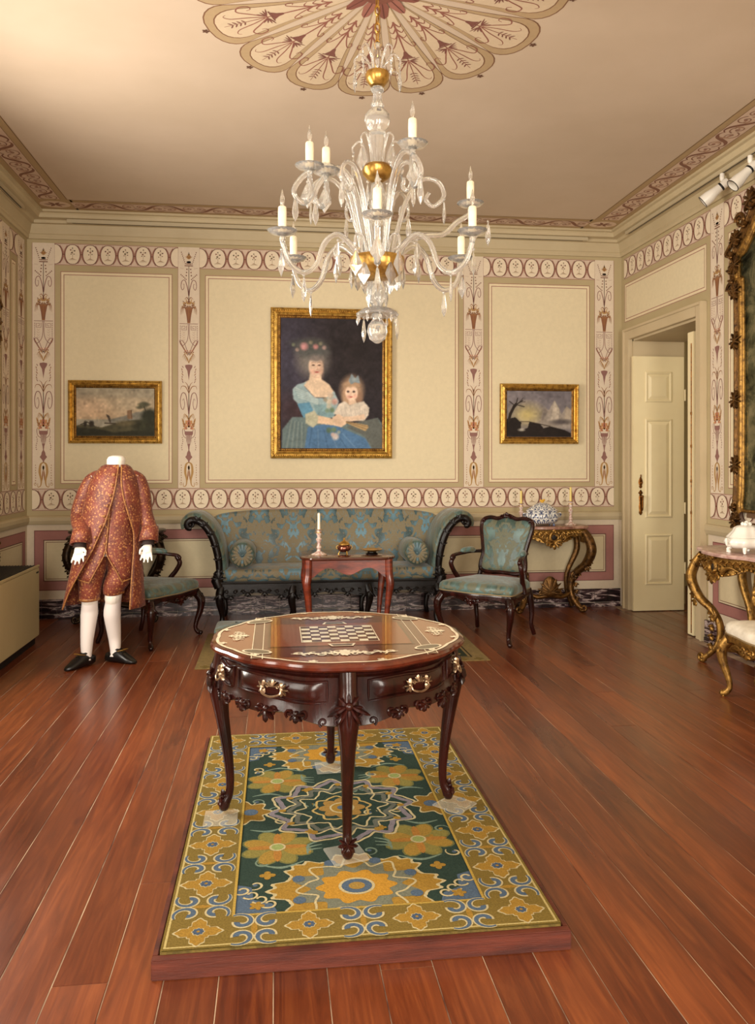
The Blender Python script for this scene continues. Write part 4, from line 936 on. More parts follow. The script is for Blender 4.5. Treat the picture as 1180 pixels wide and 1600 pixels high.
def rug_art():
    P = Paint(lambda u, v, h: (u, v, .0146+h)); P.eps = .0004
    OL = (116, 97, 46); GR = (44, 60, 52); GO = (150, 116, 48); GO2 = (132, 100, 40); CRM = (182, 168, 128); BL = (78, 94, 112); LAV = (124, 116, 122); TQ = (110, 128, 112)
    u0, u1, v0, v1 = .205, RW_-.205, .165, RL-.20
    P.rect(0, RW_, 0, RL, OL, 1)
    cu, cv = RW_/2, (v0+v1)/2
    def clip(pts): return [(min(max(a, u0), u1), min(max(b, v0), v1)) for a, b in pts]
    P.rect(u0, u1, v0, v1, GR, 2)
    def flower(cx, cy, r_, h=3, cols=(GO, GO2, (150, 150, 84))):
        for k in range(8):
            a = PI/4*k+.39; P.ell(cx+r_*.63*math.cos(a), cy+r_*.63*math.sin(a), r_*.47, r_*.32, (104, 104, 62), h-.8, 12, a)
        for k in range(8):
            a = PI/4*k+.39; P.ell(cx+r_*.62*math.cos(a), cy+r_*.62*math.sin(a), r_*.42, r_*.27, (150, 120, 54) if k % 2 else (128, 118, 62), h, 12, a)
        for k in range(4): P.ell(cx+r_*.45*math.cos(PI/2*k), cy+r_*.45*math.sin(PI/2*k), r_*.42, r_*.12, (160, 112, 52), h+1, 10, PI/2*k)
        P.ell(cx, cy, r_*.24, r_*.24, CRM, h+2, 16); P.ell(cx, cy, r_*.18, r_*.18, (140, 150, 90), h+3, 14)
    def wig(cx, cy, r_, lob, amp, col, w_, h, ph=0, sy=1.):
        pts = []
        for k in range(lob*24+1):
            t_ = 2*PI*k/(lob*24); q = r_*(1+amp*.8*math.sin(lob*t_+ph)+amp*.25*math.sin(2*lob*t_))
            pts.append((cx+q*math.cos(t_), cy+q*sy*math.sin(t_)))
        P.stroke(clip(pts), w_, col, h)
    # end medallions
    for cy in (v0+.135, v1-.135):
        n = 150; base = []
        for k in range(n):
            t_ = 2*PI*k/n; q = .225*(.86+.30*abs(math.cos(4*t_))**.55+.05*math.cos(32*t_)); base.append((cu+q*1.08*math.cos(t_), cy+q*.86*math.sin(t_)))
        P.poly(clip([(cu+(a-cu)*1.05, cy+(b-cy)*1.05) for a, b in base]), CRM, 3); P.poly(clip(base), GO, 4)
        P.poly(clip([(cu+.175*(1+.2*math.cos(8*t_+PI))*math.cos(t_)*1.1, cy+.155*(1+.2*math.cos(8*t_+PI))*math.sin(t_)) for t_ in [2*PI*k/120 for k in range(120)]]), (110, 112, 96), 5)
        wig(cu, cy, .172, 8, .2, CRM, .008, 6, 1.57)
        P.poly(clip([(cu+.115*(1+.10*math.cos(10*t_))*math.cos(t_)*1.1, cy+.100*(1+.1*math.cos(10*t_))*math.sin(t_)) for t_ in [2*PI*k/100 for k in range(100)]]), (176, 130, 48), 6)
        P.ell(cu, cy, .062, .055, CRM, 7, 20); P.ell(cu, cy, .052, .045, BL, 8, 20); P.ell(cu, cy, .028, .024, (150, 120, 60), 9, 14)
        for k in range(8): a = PI/4*k+.39; P.ell(cu+.21*math.cos(a), cy+.18*math.sin(a), .022, .022, BL, 7, 10)
    rn = random.Random(4)
    for sx in (-1, 1):           # small cream curls and gold buds filling the green ground
        for j in range(16):
            uu, vv = cu+sx*rn.uniform(.05, .38), rn.uniform(v0+.06, v1-.06); a0 = rn.uniform(0, 6)
            P.stroke(clip([(uu+a, vv+b) for a, b in spiral(0, 0, .034, .009, a0, a0+5.2, 16)]), [.004, .009, .007], CRM if j % 3 else TQ, 2.8); P.ell(uu, vv, .009, .009, GO if j % 2 else BL, 2.9, 8)
    # centre medallion: rings of scalloped bands
    for (r_, lob, amp, col, w_, ph) in ((.285, 12, .10, CRM, .010, 0), (.262, 12, .11, LAV, .022, .2), (.225, 12, .13, CRM, .009, 1.6), (.200, 12, .10, (96, 98, 88), .020, 1.6), (.168, 10, .16, CRM, .008, .4), (.140, 10, .14, GR, .018, .4), (.112, 8, .10, (176, 150, 92), .010, 0)):
        wig(cu, cv, r_, lob, amp, col, w_, 4, ph)
    for k in range(12): a = PI/6*k; P.ell(cu+.245*math.cos(a), cv+.245*math.sin(a), .017, .013, GO, 5, 8, a)
    P.blob(cu, cv, .085, 8, .14, (150, 116, 60), 5); P.ell(cu, cv, .052, .052, CRM, 6, 18); P.ell(cu, cv, .044, .044, GO, 7, 18); P.ell(cu, cv, .02, .02, BL, 8, 12)
    for sx in (-1, 1):
        for sy in (-1, 1):
            flower(cu+sx*.265, cv+sy*.315, .128)
            for k in range(3): P.curve([(cu+sx*.10, cv+sy*(.28+.03*k)), (cu+sx*.15, cv+sy*(.31+.02*k)), (cu+sx*.155, cv+sy*(.36+.01*k))], [.004, .012, .004], TQ, 3)
            P.curve([(cu+sx*.37, cv+sy*.16), (cu+sx*.30, cv+sy*.18), (cu+sx*.24, cv+sy*.15)], [.004, .016, .004], TQ, 3)
            P.curve([(cu+sx*.17, cv+sy*.43), (cu+sx*.25, cv+sy*.47), (cu+sx*.33, cv+sy*.44)], [.004, .016, .004], TQ, 3)
            P.blob(cu+sx*.30, cv+sy*.52, .022, 4, .3, GO, 4); P.blob(cu+sx*.14, cv+sy*.20+0, .016, 4, .3, GO, 4)
            # corner scrolls in blue and cream
            cx, cy = (u0 if sx < 0 else u1), (v0 if sy < 0 else v1)
            P.poly([(cx, cy), (cx-sx*.14, cy), (cx-sx*.12, cy-sy*.06), (cx-sx*.06, cy-sy*.09), (cx-sx*.05, cy-sy*.17), (cx, cy-sy*.19)], BL, 3)
            for k in range(4): P.stroke([(cx-sx*(.02+.03*k)+sx*a*.8, cy-sy*(.15-.03*k)+sy*b*.8) for a, b in spiral(0, 0, .036, .012, .5, 6.0, 14)], .008, CRM, 5)
            P.blob(cx-sx*.07, cy-sy*.05, .02, 5, .3, GO, 6)
        # side half medallions
        for cy in (cv,):
            cx = u0 if sx < 0 else u1
            P.poly(clip([(cx+.105*(1+.16*math.cos(8*t_))*math.cos(t_), cy+.10*(1+.16*math.cos(8*t_))*math.sin(t_)) for t_ in [2*PI*k/80 for k in range(80)]]), CRM, 3)
            P.poly(clip([(cx+.096*(1+.16*math.cos(8*t_))*math.cos(t_), cy+.091*(1+.16*math.cos(8*t_))*math.sin(t_)) for t_ in [2*PI*k/80 for k in range(80)]]), GO2, 4)
            P.ell(cx-sx*.03, cy, .03, .03, BL, 5, 12)
    # border: cover strips then stars and C-scrolls
    for a, b, c_, d in ((0, u0, 0, RL), (u1, RW_, 0, RL), (u0, u1, 0, v0), (u0, u1, v1, RL)): P.rect(a, b, c_, d, OL, 10)
    P.lines(u0-.006, u1+.006, v0-.006, v1+.006, .009, (168, 140, 66), 11); P.lines(.008, RW_-.008, .008, RL-.008, .007, (178, 160, 104), 11)
    def star(cx, cy, r_):
        for s_, col, h in ((1.10, CRM, 12), (1.0, GO, 13)):
            P.poly([(cx+r_*s_*(.52+.40*abs(math.cos(2*t_))**2.2+.05*math.cos(16*t_))*math.cos(t_), cy+r_*s_*(.52+.40*abs(math.cos(2*t_))**2.2+.05*math.cos(16*t_))*math.sin(t_)) for t_ in [2*PI*k/64 for k in range(64)]], col, h)
        P.blob(cx, cy, r_*.26, 8, .12, CRM, 14); P.blob(cx, cy, r_*.22, 8, .12, (70, 84, 104), 15); P.ell(cx, cy, r_*.07, r_*.07, GO, 16, 8)
    def cscroll(cx, cy, g, a0, sc=1.):
        for w_, col, h in ((.036, CRM, 12), (.020, BL, 13)):
            pts = [(cx+sc*(math.cos(a0)*a-math.sin(a0)*b*g), cy+sc*(math.sin(a0)*a+math.cos(a0)*b*g)) for a, b in spiral(0, 0, .046, .012, -.6, 4.6, 18)]
            P.stroke(pts, [w_*.35*sc, w_*.8*sc, w_*sc], col, h)
    nu, nv = 4, 7
    us = [.102+(RW_-.204)*i/(nu-1) for i in range(nu)]; vs = [.085+(RL-.18)*i/(nv-1) for i in range(nv)]
    for i, u in enumerate(us):
        for v, s_ in ((.085, .078), (RL-.095, .082)):
            star(u, v, s_*.95)
            if i < nu-1:
                m = (u+us[i+1])/2
                for sx in (-1, 1):
                    for sy in (-1, 1): cscroll(m+sx*.042, v+sy*.040, sx*sy, PI/2 if sy > 0 else -PI/2, .95)
                P.ell(m, v, .010, .03, GO, 12, 8)
    for u in (us[0], us[-1]):
        for j, v in enumerate(vs):
            if 0 < j < nv-1: star(u, v, .084)
            if j < nv-1:
                m = (v+vs[j+1])/2
                for sx in (-1, 1):
                    for sy in (-1, 1): cscroll(u+sx*.046, m+sy*.040, -sx*sy, 0 if sx > 0 else PI, .95)
                P.ell(u, m, .03, .010, GO, 12, 8)
    return P
rug_art().build('woven_pattern', paint_mat('woven_wool', .95, 160, .3, .3, 0, .1), t, 0)
RT = RZ-.011+.0146
# acrylic pads under the table feet
M_acr = NT('clear_acrylic'); M_acr.set(Base_Color=(.75, .72, .62, 1), Roughness=.06, Alpha=.16); M_acr = M_acr.m
GX, GY = .255, 3.378
PADS = [((-.217, 3.318), .0, 'under the left foot of the game table'), ((.253, 2.956), .25, 'under the front foot of the game table'), ((.736, 3.330), .74, 'under the right foot of the game table'), ((.250, 3.802), .05, 'under the rear foot of the game table')]
for (p, a, w_) in PADS:
    o = MB().box(-.066, .066, -.066, .066, 0, .007).build('acrylic_pad', M_acr, None, 0, .001, loc=(p[0], p[1], RT+.0095), rot=(0, 0, a))
    tag(o, 'clear square acrylic pad '+w_, 'pad', 'acrylic pads on the rug')
GZ = RT+.0195
g = thing('game_table', 'round carved game table with inlaid chessboard top on the rug', 'table', (GX, GY, GZ))
GH = .785-GZ
def rt(a, s_=1., d=0): return .512*s_*(1+.010*math.cos(4*a)+.020*abs(math.sin(6*a))-.012)-d
def gring(z, d, n=144, s_=1.): return [(rt(2*PI*k/n, s_, d)*math.cos(2*PI*k/n), rt(2*PI*k/n, s_, d)*math.sin(2*PI*k/n), z) for k in range(n)]
MB().loft([gring(GH-.032, .03), gring(GH-.030, .012), gring(GH-.022, .002), gring(GH-.012, 0), gring(GH-.004, .004), gring(GH, .012)]).build('table_top', mat('top_wood', (96, 40, 24), .16, var=5, col2=(62, 22, 14), coat=.5, stretch=(1, 6, 1)), g, 30)
P = Paint(lambda u, v, h: (u, v, GH+h)); P.eps = .0004
IV = (240, 228, 198)
P.poly([(a, b) for a, b, _ in gring(0, .03)], (136, 76, 44), 1)
P.rect(-.345, .345, -.385, .385, (88, 34, 20), 2)
for sx in (-1, 1):
    P.rect(min(sx*.345, sx*.342), max(sx*.345, sx*.342), -.385, .385, IV, 4); P.rect(min(sx*.305, sx*.302), max(sx*.305, sx*.302), -.40, .40, IV, 4)
pts = [(a, b) for a, b, _ in gring(0, .028)]; P.stroke(pts+[pts[0]], .012, IV, 5)
pts = [(a, b) for a, b, _ in gring(0, .0)]
P.rect(-.285, .285, -.225, .225, (58, 24, 14), 3); P.rect(-.275, .275, -.215, .215, (124, 58, 30), 4)
cs = .0375
for i in range(8):
    for j in range(8): P.rect(-4*cs+i*cs+.001, -4*cs+(i+1)*cs-.001, -4*cs+j*cs+.001, -4*cs+(j+1)*cs-.001, (236, 226, 198) if (i+j) % 2 == 0 else (86, 34, 20), 6)
P.lines(-4*cs-.005, 4*cs+.005, -4*cs-.005, 4*cs+.005, .004, IV, 6)
for sy in (-1, 1):
    P.poly([(-.055, sy*.19), (.055, sy*.19), (.042, sy*.235), (-.042, sy*.235)], IV, 7); P.poly([(-.044, sy*.197), (.044, sy*.197), (.034, sy*.228), (-.034, sy*.228)], (40, 20, 14), 8)
    for sx in (-1, 1):
        P.ell(sx*.325, sy*.285, .062, .034, IV, 7, 20, sx*sy*-.5); P.ell(sx*.325, sy*.285, .052, .026, (46, 22, 16), 8, 20, sx*sy*-.5)
def inlay(cx, cy, rot, L):
    kk = min(1., L/.16); c_, s_ = math.cos(rot), math.sin(rot); T = lambda a, b: (cx+a*c_-b*s_, cy+a*s_+b*c_)
    for sg in (-1, 1):
        P.stroke([T(sg*a, b) for a, b in [(0, 0), (L*.2, .02), (L*.4, -.012), (L*.65, .012), (L*.85, -.004), (L, .004)]], [.014*kk, .010*kk, .005*kk], IV, 7)
        for k, (a, b) in enumerate(((.10, .022), (.2, -.018), (.32, .018), (.45, -.016), (.58, .016), (.7, -.012), (.84, .010))):
            P.stroke([T(sg*(L*a+q*.9), b+w_*.9) for q, w_ in spiral(0, 0, .022*kk, .006*kk, k, k+5, 10)], .0075*kk, IV, 7); P.blob(*T(sg*L*(a+.06), b*.4), .010*kk, 5, .35, IV, 7)
    P.blob(*T(0, 0), .024*kk, 6, .3, IV, 7); P.blob(*T(0, .03), .018*kk, 5, .3, IV, 7); P.blob(*T(0, -.026), .014, 5, .3, IV, 7)
inlay(0, -.345, 0, .20); inlay(0, .335, 0, .19); inlay(-.405, 0, PI/2, .085); inlay(.405, 0, PI/2, .085)
for k in range(12):
    a = 2*PI*(k+.5)/12; P.blob((rt(a)-.04)*math.cos(a), (rt(a)-.04)*math.sin(a), .014, 5, .35, IV, 7)
P.build('ivory_inlay', paint_mat('inlay_wood', .16, 40, .2, 0, .5, .5), g, 0)
# frieze with drawers
low = lambda a: .515-.035*abs(math.cos(2*a))**6-.012*abs(math.sin(6*a))
def fring(z, d, n=144): return [(rt(2*PI*k/n, .93, d)*math.cos(2*PI*k/n), rt(2*PI*k/n, .93, d)*math.sin(2*PI*k/n), (low(2*PI*k/n)+z if z < .2 else z)) for k in range(n)]
MB().loft([fring(GH-.03, .010), fring(GH-.045, .0), fring(GH-.058, .012), fring(GH-.10, .010), fring(GH-.15, .006), fring(.028, .002), fring(.0, -.004), fring(-.006, .008), fring(.02, .03), fring(GH-.03, .05)], False).build('frieze', M_wood, g, 40)
M_silver = mat('silvered_mount', (196, 170, 140), .3, .85, var=40, col2=(120, 90, 64))
for q0 in (180, 270, 0, 90):
    for (a0, a1) in ((9, 27), (31, 81)) if q0 in (180, 0) else ((9, 59), (63, 81)):
        A0, A1 = math.radians(q0+a0), math.radians(q0+a1)
        d = MB(); zt, zb_ = GH-.066, GH-.146
        def fp(u, v, off=.0):
            a = A0+(A1-A0)*u; z = zb_+(zt-zb_)*v; bow = .016*math.sin(PI*v)**.6*min(1, 8*u, 8*(1-u))
            r_ = rt(a, .93, .014)+bow+off; return (r_*math.cos(a), r_*math.sin(a), z+.006*math.sin(2*PI*u))
        d.grid(fp, 24, 9); dr = d.build('drawer', M_wood, g, 60)
        m = MB(); m.tube([fp(u, .04, .006) for u in np.linspace(0, 1, 18)]+[fp(1, v, .006) for v in (.3, .6)]+[fp(u, .96, .006) for u in np.linspace(1, 0, 18)]+[fp(0, v, .006) for v in (.6, .3)], .0045, 6, True); m.build('drawer_moulding', M_wood, dr)
        h = MB(); am = (A0+A1)/2; c0 = Vector(fp(.5, .5, .006)); rad = Vector((math.cos(am), math.sin(am), 0)); sd = Vector((-math.sin(am), math.cos(am), 0)); up = Vector((0, 0, 1))
        w_ = .042 if a1-a0 > 30 else .026
        for s_ in (-1, 1):
            h.ball(tuple(c0+sd*s_*w_), .009, 8, 6); leaves(h, c0+sd*s_*w_, sd*s_, 5, .026, .0055, up, 1.1, .15); volute(h, c0+sd*s_*w_*.55+up*.008, sd*s_, up, .010, .003, 0, 1.2, .003, 6)
        leaves(h, c0+up*.006, up, 5, .026, .005, sd, .9, .15)
        h.tube(bez([c0+sd*w_+rad*.006, c0+sd*w_*.9-up*.016+rad*.014, c0-up*.026+rad*.018, c0-sd*w_*.9-up*.016+rad*.014, c0-sd*w_+rad*.006], 5), [.003, .0045, .003], 6)
        h.build('handle', M_silver, dr)
ap = MB()
for k in range(24):          # carved leaves and flowers along the lower edge
    a = 2*PI*(k+.5)/24; r_ = rt(a, .93, -.004); p = Vector((r_*math.cos(a), r_*math.sin(a), low(a)+.012)); T_ = Vector((-math.sin(a), math.cos(a), 0))
    if abs(math.cos(2*a)) < .8:
        leaves(ap, p, (0, 0, -1), 5, .034 if k % 3 else .050, .009, T_, 1.0, .12); ap.ball(tuple(p), .012, 8, 6)
    for s_ in (-1, 1): volute(ap, p+T_*s_*.026, T_*s_, (0, 0, 1), .016, .004, -1.2, 1.1, .0055, 6)
tag(ap.build('carved_apron', M_wood, g), kind='stuff')
for k, a in enumerate((PI, 1.5*PI, 0, PI/2)):
    M = Matrix.Rotation(a, 4, 'Z'); fr_ = .452
    L = MB(M)
    L.tube(bez([(.462, 0, GH-.04), (.474, 0, .60), (.482, 0, .53), (.482, 0, .48), (.470, 0, .38), (.452, 0, .26), (.440, 0, .14), (.442, 0, .07), (fr_+.006, 0, .035), (fr_+.011, 0, .014), (fr_+.011, 0, .0)], 4), [.036, .034, .040, .040, .028, .022, .018, .0165, .023, .022, .014], 10)
    lg = L.build('leg', M_wood, g, 60)
    c = MB(M); leaves(c, (.512, 0, .56), (.0, 0, -1), 5, .085, .010, (0, 1, 0), .7, .12); leaves(c, (.512, 0, .55), (0, 0, 1), 5, .05, .009, (0, 1, 0), 1.0, .12); c.ball((.518, 0, .555), .016)
    for s_ in (-1, 1): volute(c, (.495, s_*.034, .53), (0, s_, 0), (0, 0, 1), .022, .006, 2, 1.3, .007, 6)
    leaves(c, (fr_+.018, 0, .05), (.3, 0, -1), 5, .036, .008, (0, 1, 0), .9, .2); leaves(c, (fr_+.016, 0, .045), (.1, 0, 1), 3, .04, .007, (0, 1, 0), .6, .1)
    tag(c.build('leg_carving', M_wood, lg), kind='stuff')

# ================================================================== CHAIR BUILDER
def chair(name, label, m_frame, m_fab, loc, rz, group, m_pad=None):
    t = thing(name, label, 'armchair', loc, rz, group); m_pad = m_pad or m_fab
    FW, BWD = .335, .275
    for sx in (-1, 1):
        L = MB(); L.tube(bez([(sx*.305, -.25, .385), (sx*.318, -.268, .35), (sx*.338, -.29, .30), (sx*.334, -.286, .22), (sx*.312, -.262, .12), (sx*.306, -.256, .06), (sx*.322, -.274, .025), (sx*.336, -.290, .018)], 5), [.034, .036, .036, .028, .020, .017, .021, .016], 10); L.ball((sx*.334, -.288, .02), (.02, .02, .02)); L.lathe([(.012, 0), (.014, .008), (.01, .012)], 10, Matrix.Translation((sx*.332, -.286, 0)))
        lo_ = L.build('leg', m_frame, t, 60)
        c = MB(); d = Vector((sx*.7, -.7, 0)); leaves(c, Vector((sx*.322, -.275, .345))+d*.028, (0, 0, -1), 3, .08, .010, d.cross(Vector((0, 0, 1))), .5, -.1); c.ball(tuple(Vector((sx*.318, -.27, .35))+d*.034), .013, 8, 6); tag(c.build('leg_carving', m_frame, lo_), kind='stuff')
        L = MB(); L.tube(bez([(sx*.250, .235, .40), (sx*.262, .245, .33), (sx*.270, .265, .20), (sx*.262, .268, .10), (sx*.272, .295, .02), (sx*.274, .30, 0)], 5), [.028, .030, .022, .018, .019, .016], 10); L.build('leg', m_frame, t, 60)
    out = bez([(0, -.318, 0), (-.17, -.298, 0), (-.30, -.285, 0), (-.345, -.24, 0), (-.325, -.08, 0), (-.285, .12, 0), (-.262, .24, 0), (-.14, .262, 0), (0, .266, 0), (.14, .262, 0), (.262, .24, 0), (.285, .12, 0), (.325, -.08, 0), (.345, -.24, 0), (.30, -.285, 0), (.17, -.298, 0)], 5, True)
    n = len(out)
    rail_ = MB(); zlow = lambda p: .345-.022*math.cos(p.x*16)*(1 if p.y < -.2 else .4)
    rail_.loft([[(p.x*s_, p.y*s_, (zlow(p) if z is None else z)) for p in out] for s_, z in ((.90, .395), (1.0, .402), (1.015, .385), (1.0, .37), (1.0, None), (.90, None))], False, True)
    leaves(rail_, (0, -.325, .35), (0, 0, -1), 5, .045, .010, (1, 0, 0), 1.1, .15); rail_.ball((0, -.328, .352), .017, 10, 6)
    for s_ in (-1, 1): volute(rail_, (s_*.045, -.322, .352), (s_, 0, 0), (0, 0, 1), .022, .006, 0, 1.2, .007, 6); rail_.tube(bez([(s_*.07, -.32, .345), (s_*.13, -.314, .36), (s_*.2, -.306, .345)], 4), [.009, .006, .002], 6)
    rail_.build('seat_rail', m_frame, t, 50)
    c = MB(); c.loft([[(p.x*s_, p.y*s_+dy, z) for p in out] for s_, z, dy in ((.93, .392, 0), (.985, .402, 0), (1.0, .43, 0), (.985, .46, 0), (.93, .478, 0), (.8, .490, 0), (.55, .498, 0), (.25, .502, 0))]); c.build('seat_cushion', m_fab, t, 60)
    nb = MB(); nb.tube([(p.x*.995, p.y*.995, .408) for p in out], .0045, 6, True); nb.build('nail_trim', mat('braid_trim', (150, 128, 92), .5, .3), t)
    ty = lambda z: .225+(z-.45)*.24
    prof = [(0, .520), (.13, .515), (.205, .535), (.212, .60), (.200, .68), (.222, .80), (.243, .90), (.232, .962), (.165, .985), (.09, .978), (0, 1.008)]
    loop = [(x_, ty(z)-.004*(1-abs(x_)/.24), z) for x_, z in prof]+[(-x_, ty(z), z) for x_, z in prof[-2:0:-1]]
    lp = bez(loop, 5, True)
    b = MB(); b.tube(lp, .0245, 8, True, flat=.8); b.tube([p+Vector((0, -.018, 0)) for p in lp], .009, 6, True)
    leaves(b, (0, ty(1.0)-.028, 1.005), (0, -.1, 1), 5, .035, .009, (1, 0, 0), 1.2, .1); b.ball((0, ty(1.0)-.03, 1.0), .015, 8, 6)
    for s_ in (-1, 1):
        volute(b, (s_*.04, ty(.99)-.026, .995), (s_, 0, 0), (0, 0, 1), .02, .006, 0, 1.2, .006, 6); volute(b, (s_*.225, ty(.96)-.02, .955), (s_, 0, 0), (0, 0, 1), .016, .005, 1, 1.2, .006, 6)
        b.tube(bez([(s_*.245, .232, .39), (s_*.225, .236, .46), (s_*.205, ty(.55), .55)], 4), [.026, .022, .022], 8)
    b.build('back_frame', m_frame, t, 60)
    cen = Vector((0, ty(.75), .75))
    c = MB()
    for sg in (1, -1):
        c.loft([[cen+(p-cen)*s_+Vector((0, -sg*d, 0)) for p in lp] for s_, d in ((.96, .002), (.93, .012), (.85, .024), (.7, .031), (.4, .036), (.1, .037))], True)
    c.build('back_upholstery', m_fab, t, 60)
    for sx in (-1, 1):
        a = MB(); a.tube(bez([(sx*.212, ty(.69), .69), (sx*.25, .14, .695), (sx*.295, .02, .685), (sx*.315, -.055, .675), (sx*.318, -.085, .655), (sx*.312, -.075, .635)], 5), [.020, .018, .019, .021, .017, .012], 8, flat=.8)
        a.tube(bez([(sx*.312, -.05, .668), (sx*.330, -.075, .61), (sx*.322, -.04, .54), (sx*.305, .01, .47), (sx*.312, .03, .39)], 5), [.018, .021, .020, .022, .026], 8); ao = a.build('arm', m_frame, t, 60)
        p = MB(); q = bez([(sx*.232, .175, .708), (sx*.262, .11, .712), (sx*.29, .03, .705)], 6); p.tube(q, [.012, .026, .027, .027, .026, .012], 10); p.build('arm_pad', m_pad, ao, 60)
    return t
C1 = chair('armchair', 'dark wood armchair in green damask beside the gilt console and sofa', M_wood, M_dam2, (1.80, 6.79, .0075), math.atan2(-.386, .425), 'green damask armchairs')
C2 = copy_tree(C1); C2['label'] = 'dark wood armchair in green damask half hidden behind the costumed mannequin'
C2.location = (-1.06, 7.06, 0); C2.rotation_euler = (0, 0, math.atan2(.869, .495))
C3 = chair('armchair', 'gilt armchair with white brocade seat cut by the right picture edge', M_gilt, M_whitecloth, (3.12, 4.585, 0), -PI/2, None)
# ================================================================== SOFA
SX, SY = .50, 7.80
t = thing('sofa', 'long dark-framed sofa in blue-green damask with scrolled arms against the back wall', 'sofa', (SX, SY, 0))
arm = [(1.0, .36), (1.002, .46), (1.008, .58), (1.03, .70), (1.065, .81), (1.12, .90), (1.185, .955), (1.245, .968), (1.285, .94), (1.28, .90), (1.25, .895)]
def rbox(x0, x1, y0, y1, z0, z1, r_, crown=0.):
    """cushion-like rounded slab"""
    mb = MB(); rings = []
    for d, z in ((r_, z0), (r_*.3, z0+r_*.3), (0, z0+r_), (0, z1-r_), (r_*.3, z1-r_*.3), (r_, z1), (.16, z1+crown*.8), (.22, z1+crown)):
        ring = []
        for k in range(40):
            a = 2*PI*k/40; c_, s_ = math.cos(a), math.sin(a)
            w_, h_ = (x1-x0)/2-d, (y1-y0)/2-d
            ring.append(((x0+x1)/2+w_*math.copysign(abs(c_)**.14, c_), (y0+y1)/2+h_*math.copysign(abs(s_)**.14, s_), z))
        rings.append(ring)
    return mb.loft(rings)
rbox(-1.0, 1.0, -.315, .20, .405, .515, .025, .012).build('seat_cushion', M_dam, t, 60)
def backf(u, v):
    x_ = -1.03+2.06*u; z = .44+(.565-.10*abs(2*u-1)**5)*v; flare = 1+.19*v**2.2
    return (x_*flare, .165+.105*v-.035*math.sin(PI*min(1, v*1.02))+.02*(2*abs(u-.5))**4, z)
b = MB(); b.grid(backf, 40, 14); b.grid(lambda u, v: tuple(Vector(backf(u, v))+Vector((0, .10-.02*v, 0))), 40, 14)
b.loft([[Vector(backf(u, 1))+Vector((0, .04+.04*math.cos(a), .022*math.sin(a))) for a in (PI, .75*PI, PI/2, PI/4, 0)] for u in np.linspace(0, 1, 40)], False, open_ring=True); b.build('back_upholstery', M_dam, t, 60)
ap3 = bez([(x_, 0, z) for x_, z in arm], 5)
for sx in (-1, 1):
    a = MB(); sect = []
    N_ = len(ap3)
    def nrm(i):
        p, q = ap3[max(i-1, 0)], ap3[min(i+1, N_-1)]; d = (q-p).normalized(); return Vector((-d.z, 0, d.x))
    for i in range(4, N_-6):
        p = ap3[i]; nn = nrm(i); y0, y1 = -.29, .24
        loc_ = []
        for (dy, th) in ((y0, .0), (y0, .045), (y0+.03, .065), ((y0+y1)/2, .07), (y1, .06), (y1, .0)):
            q = p+nn*th; loc_.append((sx*q.x, dy+.0, q.z))
        sect.append(loc_)
    a.loft(sect); a.build('arm_upholstery', M_dam2, t, 60)
    f = MB(); f.tube([(sx*p.x, -.305, p.z) for p in ap3], [.030, .030, .034, .036, .034, .032, .034, .030, .022], 10, flat=1.0); volute(f, (sx*1.255, -.305, .925), (sx, 0, 0), (0, 0, 1), .03, .008, .3, 1.2, .014)
    f.ball((sx*1.26, -.315, .925), .016)
    for k in range(6):
        p = ap3[6+5*k]; leaves(f, (sx*p.x, -.335, p.z), (sx*.3, 0, 1), 3, .05, .009, (sx, 0, 0), .6, .1)
    f.tube([(sx*1.005, -.305, .36), (sx*1.03, -.305, .42), (sx*1.015, -.305, .50)], [.045, .05, .03], 10); leaves(f, (sx*1.01, -.345, .44), (0, 0, 1), 5, .07, .012, (1, 0, 0), .9, .1)
    f.build('arm_frame', M_wood2, t, 60)
    bk = MB(); bk.tube([(sx*p.x, .27, p.z) for p in ap3[:-8]], .028, 8); bk.build('arm_frame', M_wood2, t, 60)
r_ = MB(); r_.box(-1.02, 1.02, -.33, -.29, .34, .405); r_.box(-1.02, 1.02, .20, .24, .34, .405)
for sx in (-1, 1): r_.box(min(sx*1.02, sx*.98), max(sx*1.02, sx*.98), -.30, .22, .34, .405)
r_.tube([(-1.02, -.335, .398), (1.02, -.335, .398)], .010, 8); r_.build('seat_rail', M_wood2, t, 30, .004)
c = MB(); xs = np.linspace(-.97, .97, 60)
lowz = lambda x_: .30+.030*math.cos(x_*PI*6/1.0*.5)*1-.02*abs(math.cos(x_*PI*1.5))
c.loft([[(x_, y_, z) for (y_, z) in ((-.335, .345), (-.335, lowz(x_)), (-.315, lowz(x_)), (-.315, .345))] for x_ in xs])
for k in range(13):
    x_ = -.9+.15*k; leaves(c, (x_, -.34, lowz(x_)+.01), (0, 0, -1), 5, .04, .009, (1, 0, 0), 1.1, .1)
    for s_ in (-1, 1): volute(c, (x_+s_*.04, -.34, .32), (s_, 0, 0), (0, 0, 1), .02, .006, 0, 1.2, .007, 6)
tag(c.build('carved_apron', M_wood2, t), kind='stuff')
for x_ in (-.985, -.34, .34, .985):
    for y_, s_ in ((-.30, -1), (.20, 1)):
        L = MB(); o_ = math.copysign(.012, x_)
        L.tube(bez([(x_, y_, .36), (x_+o_, y_+s_*.02, .30), (x_+o_*1.2, y_+s_*.028, .22), (x_-o_*.5, y_+s_*.004, .10), (x_, y_+s_*.015, .03), (x_+o_, y_+s_*.03, .0)], 5), [.04, .042, .034, .022, .024, .018], 9)
        if s_ < 0: leaves(L, (x_+o_, y_-.055, .31), (0, 0, -1), 3, .08, .012, (1, 0, 0), .5, .1)
        L.build('leg', M_wood2, t, 60)
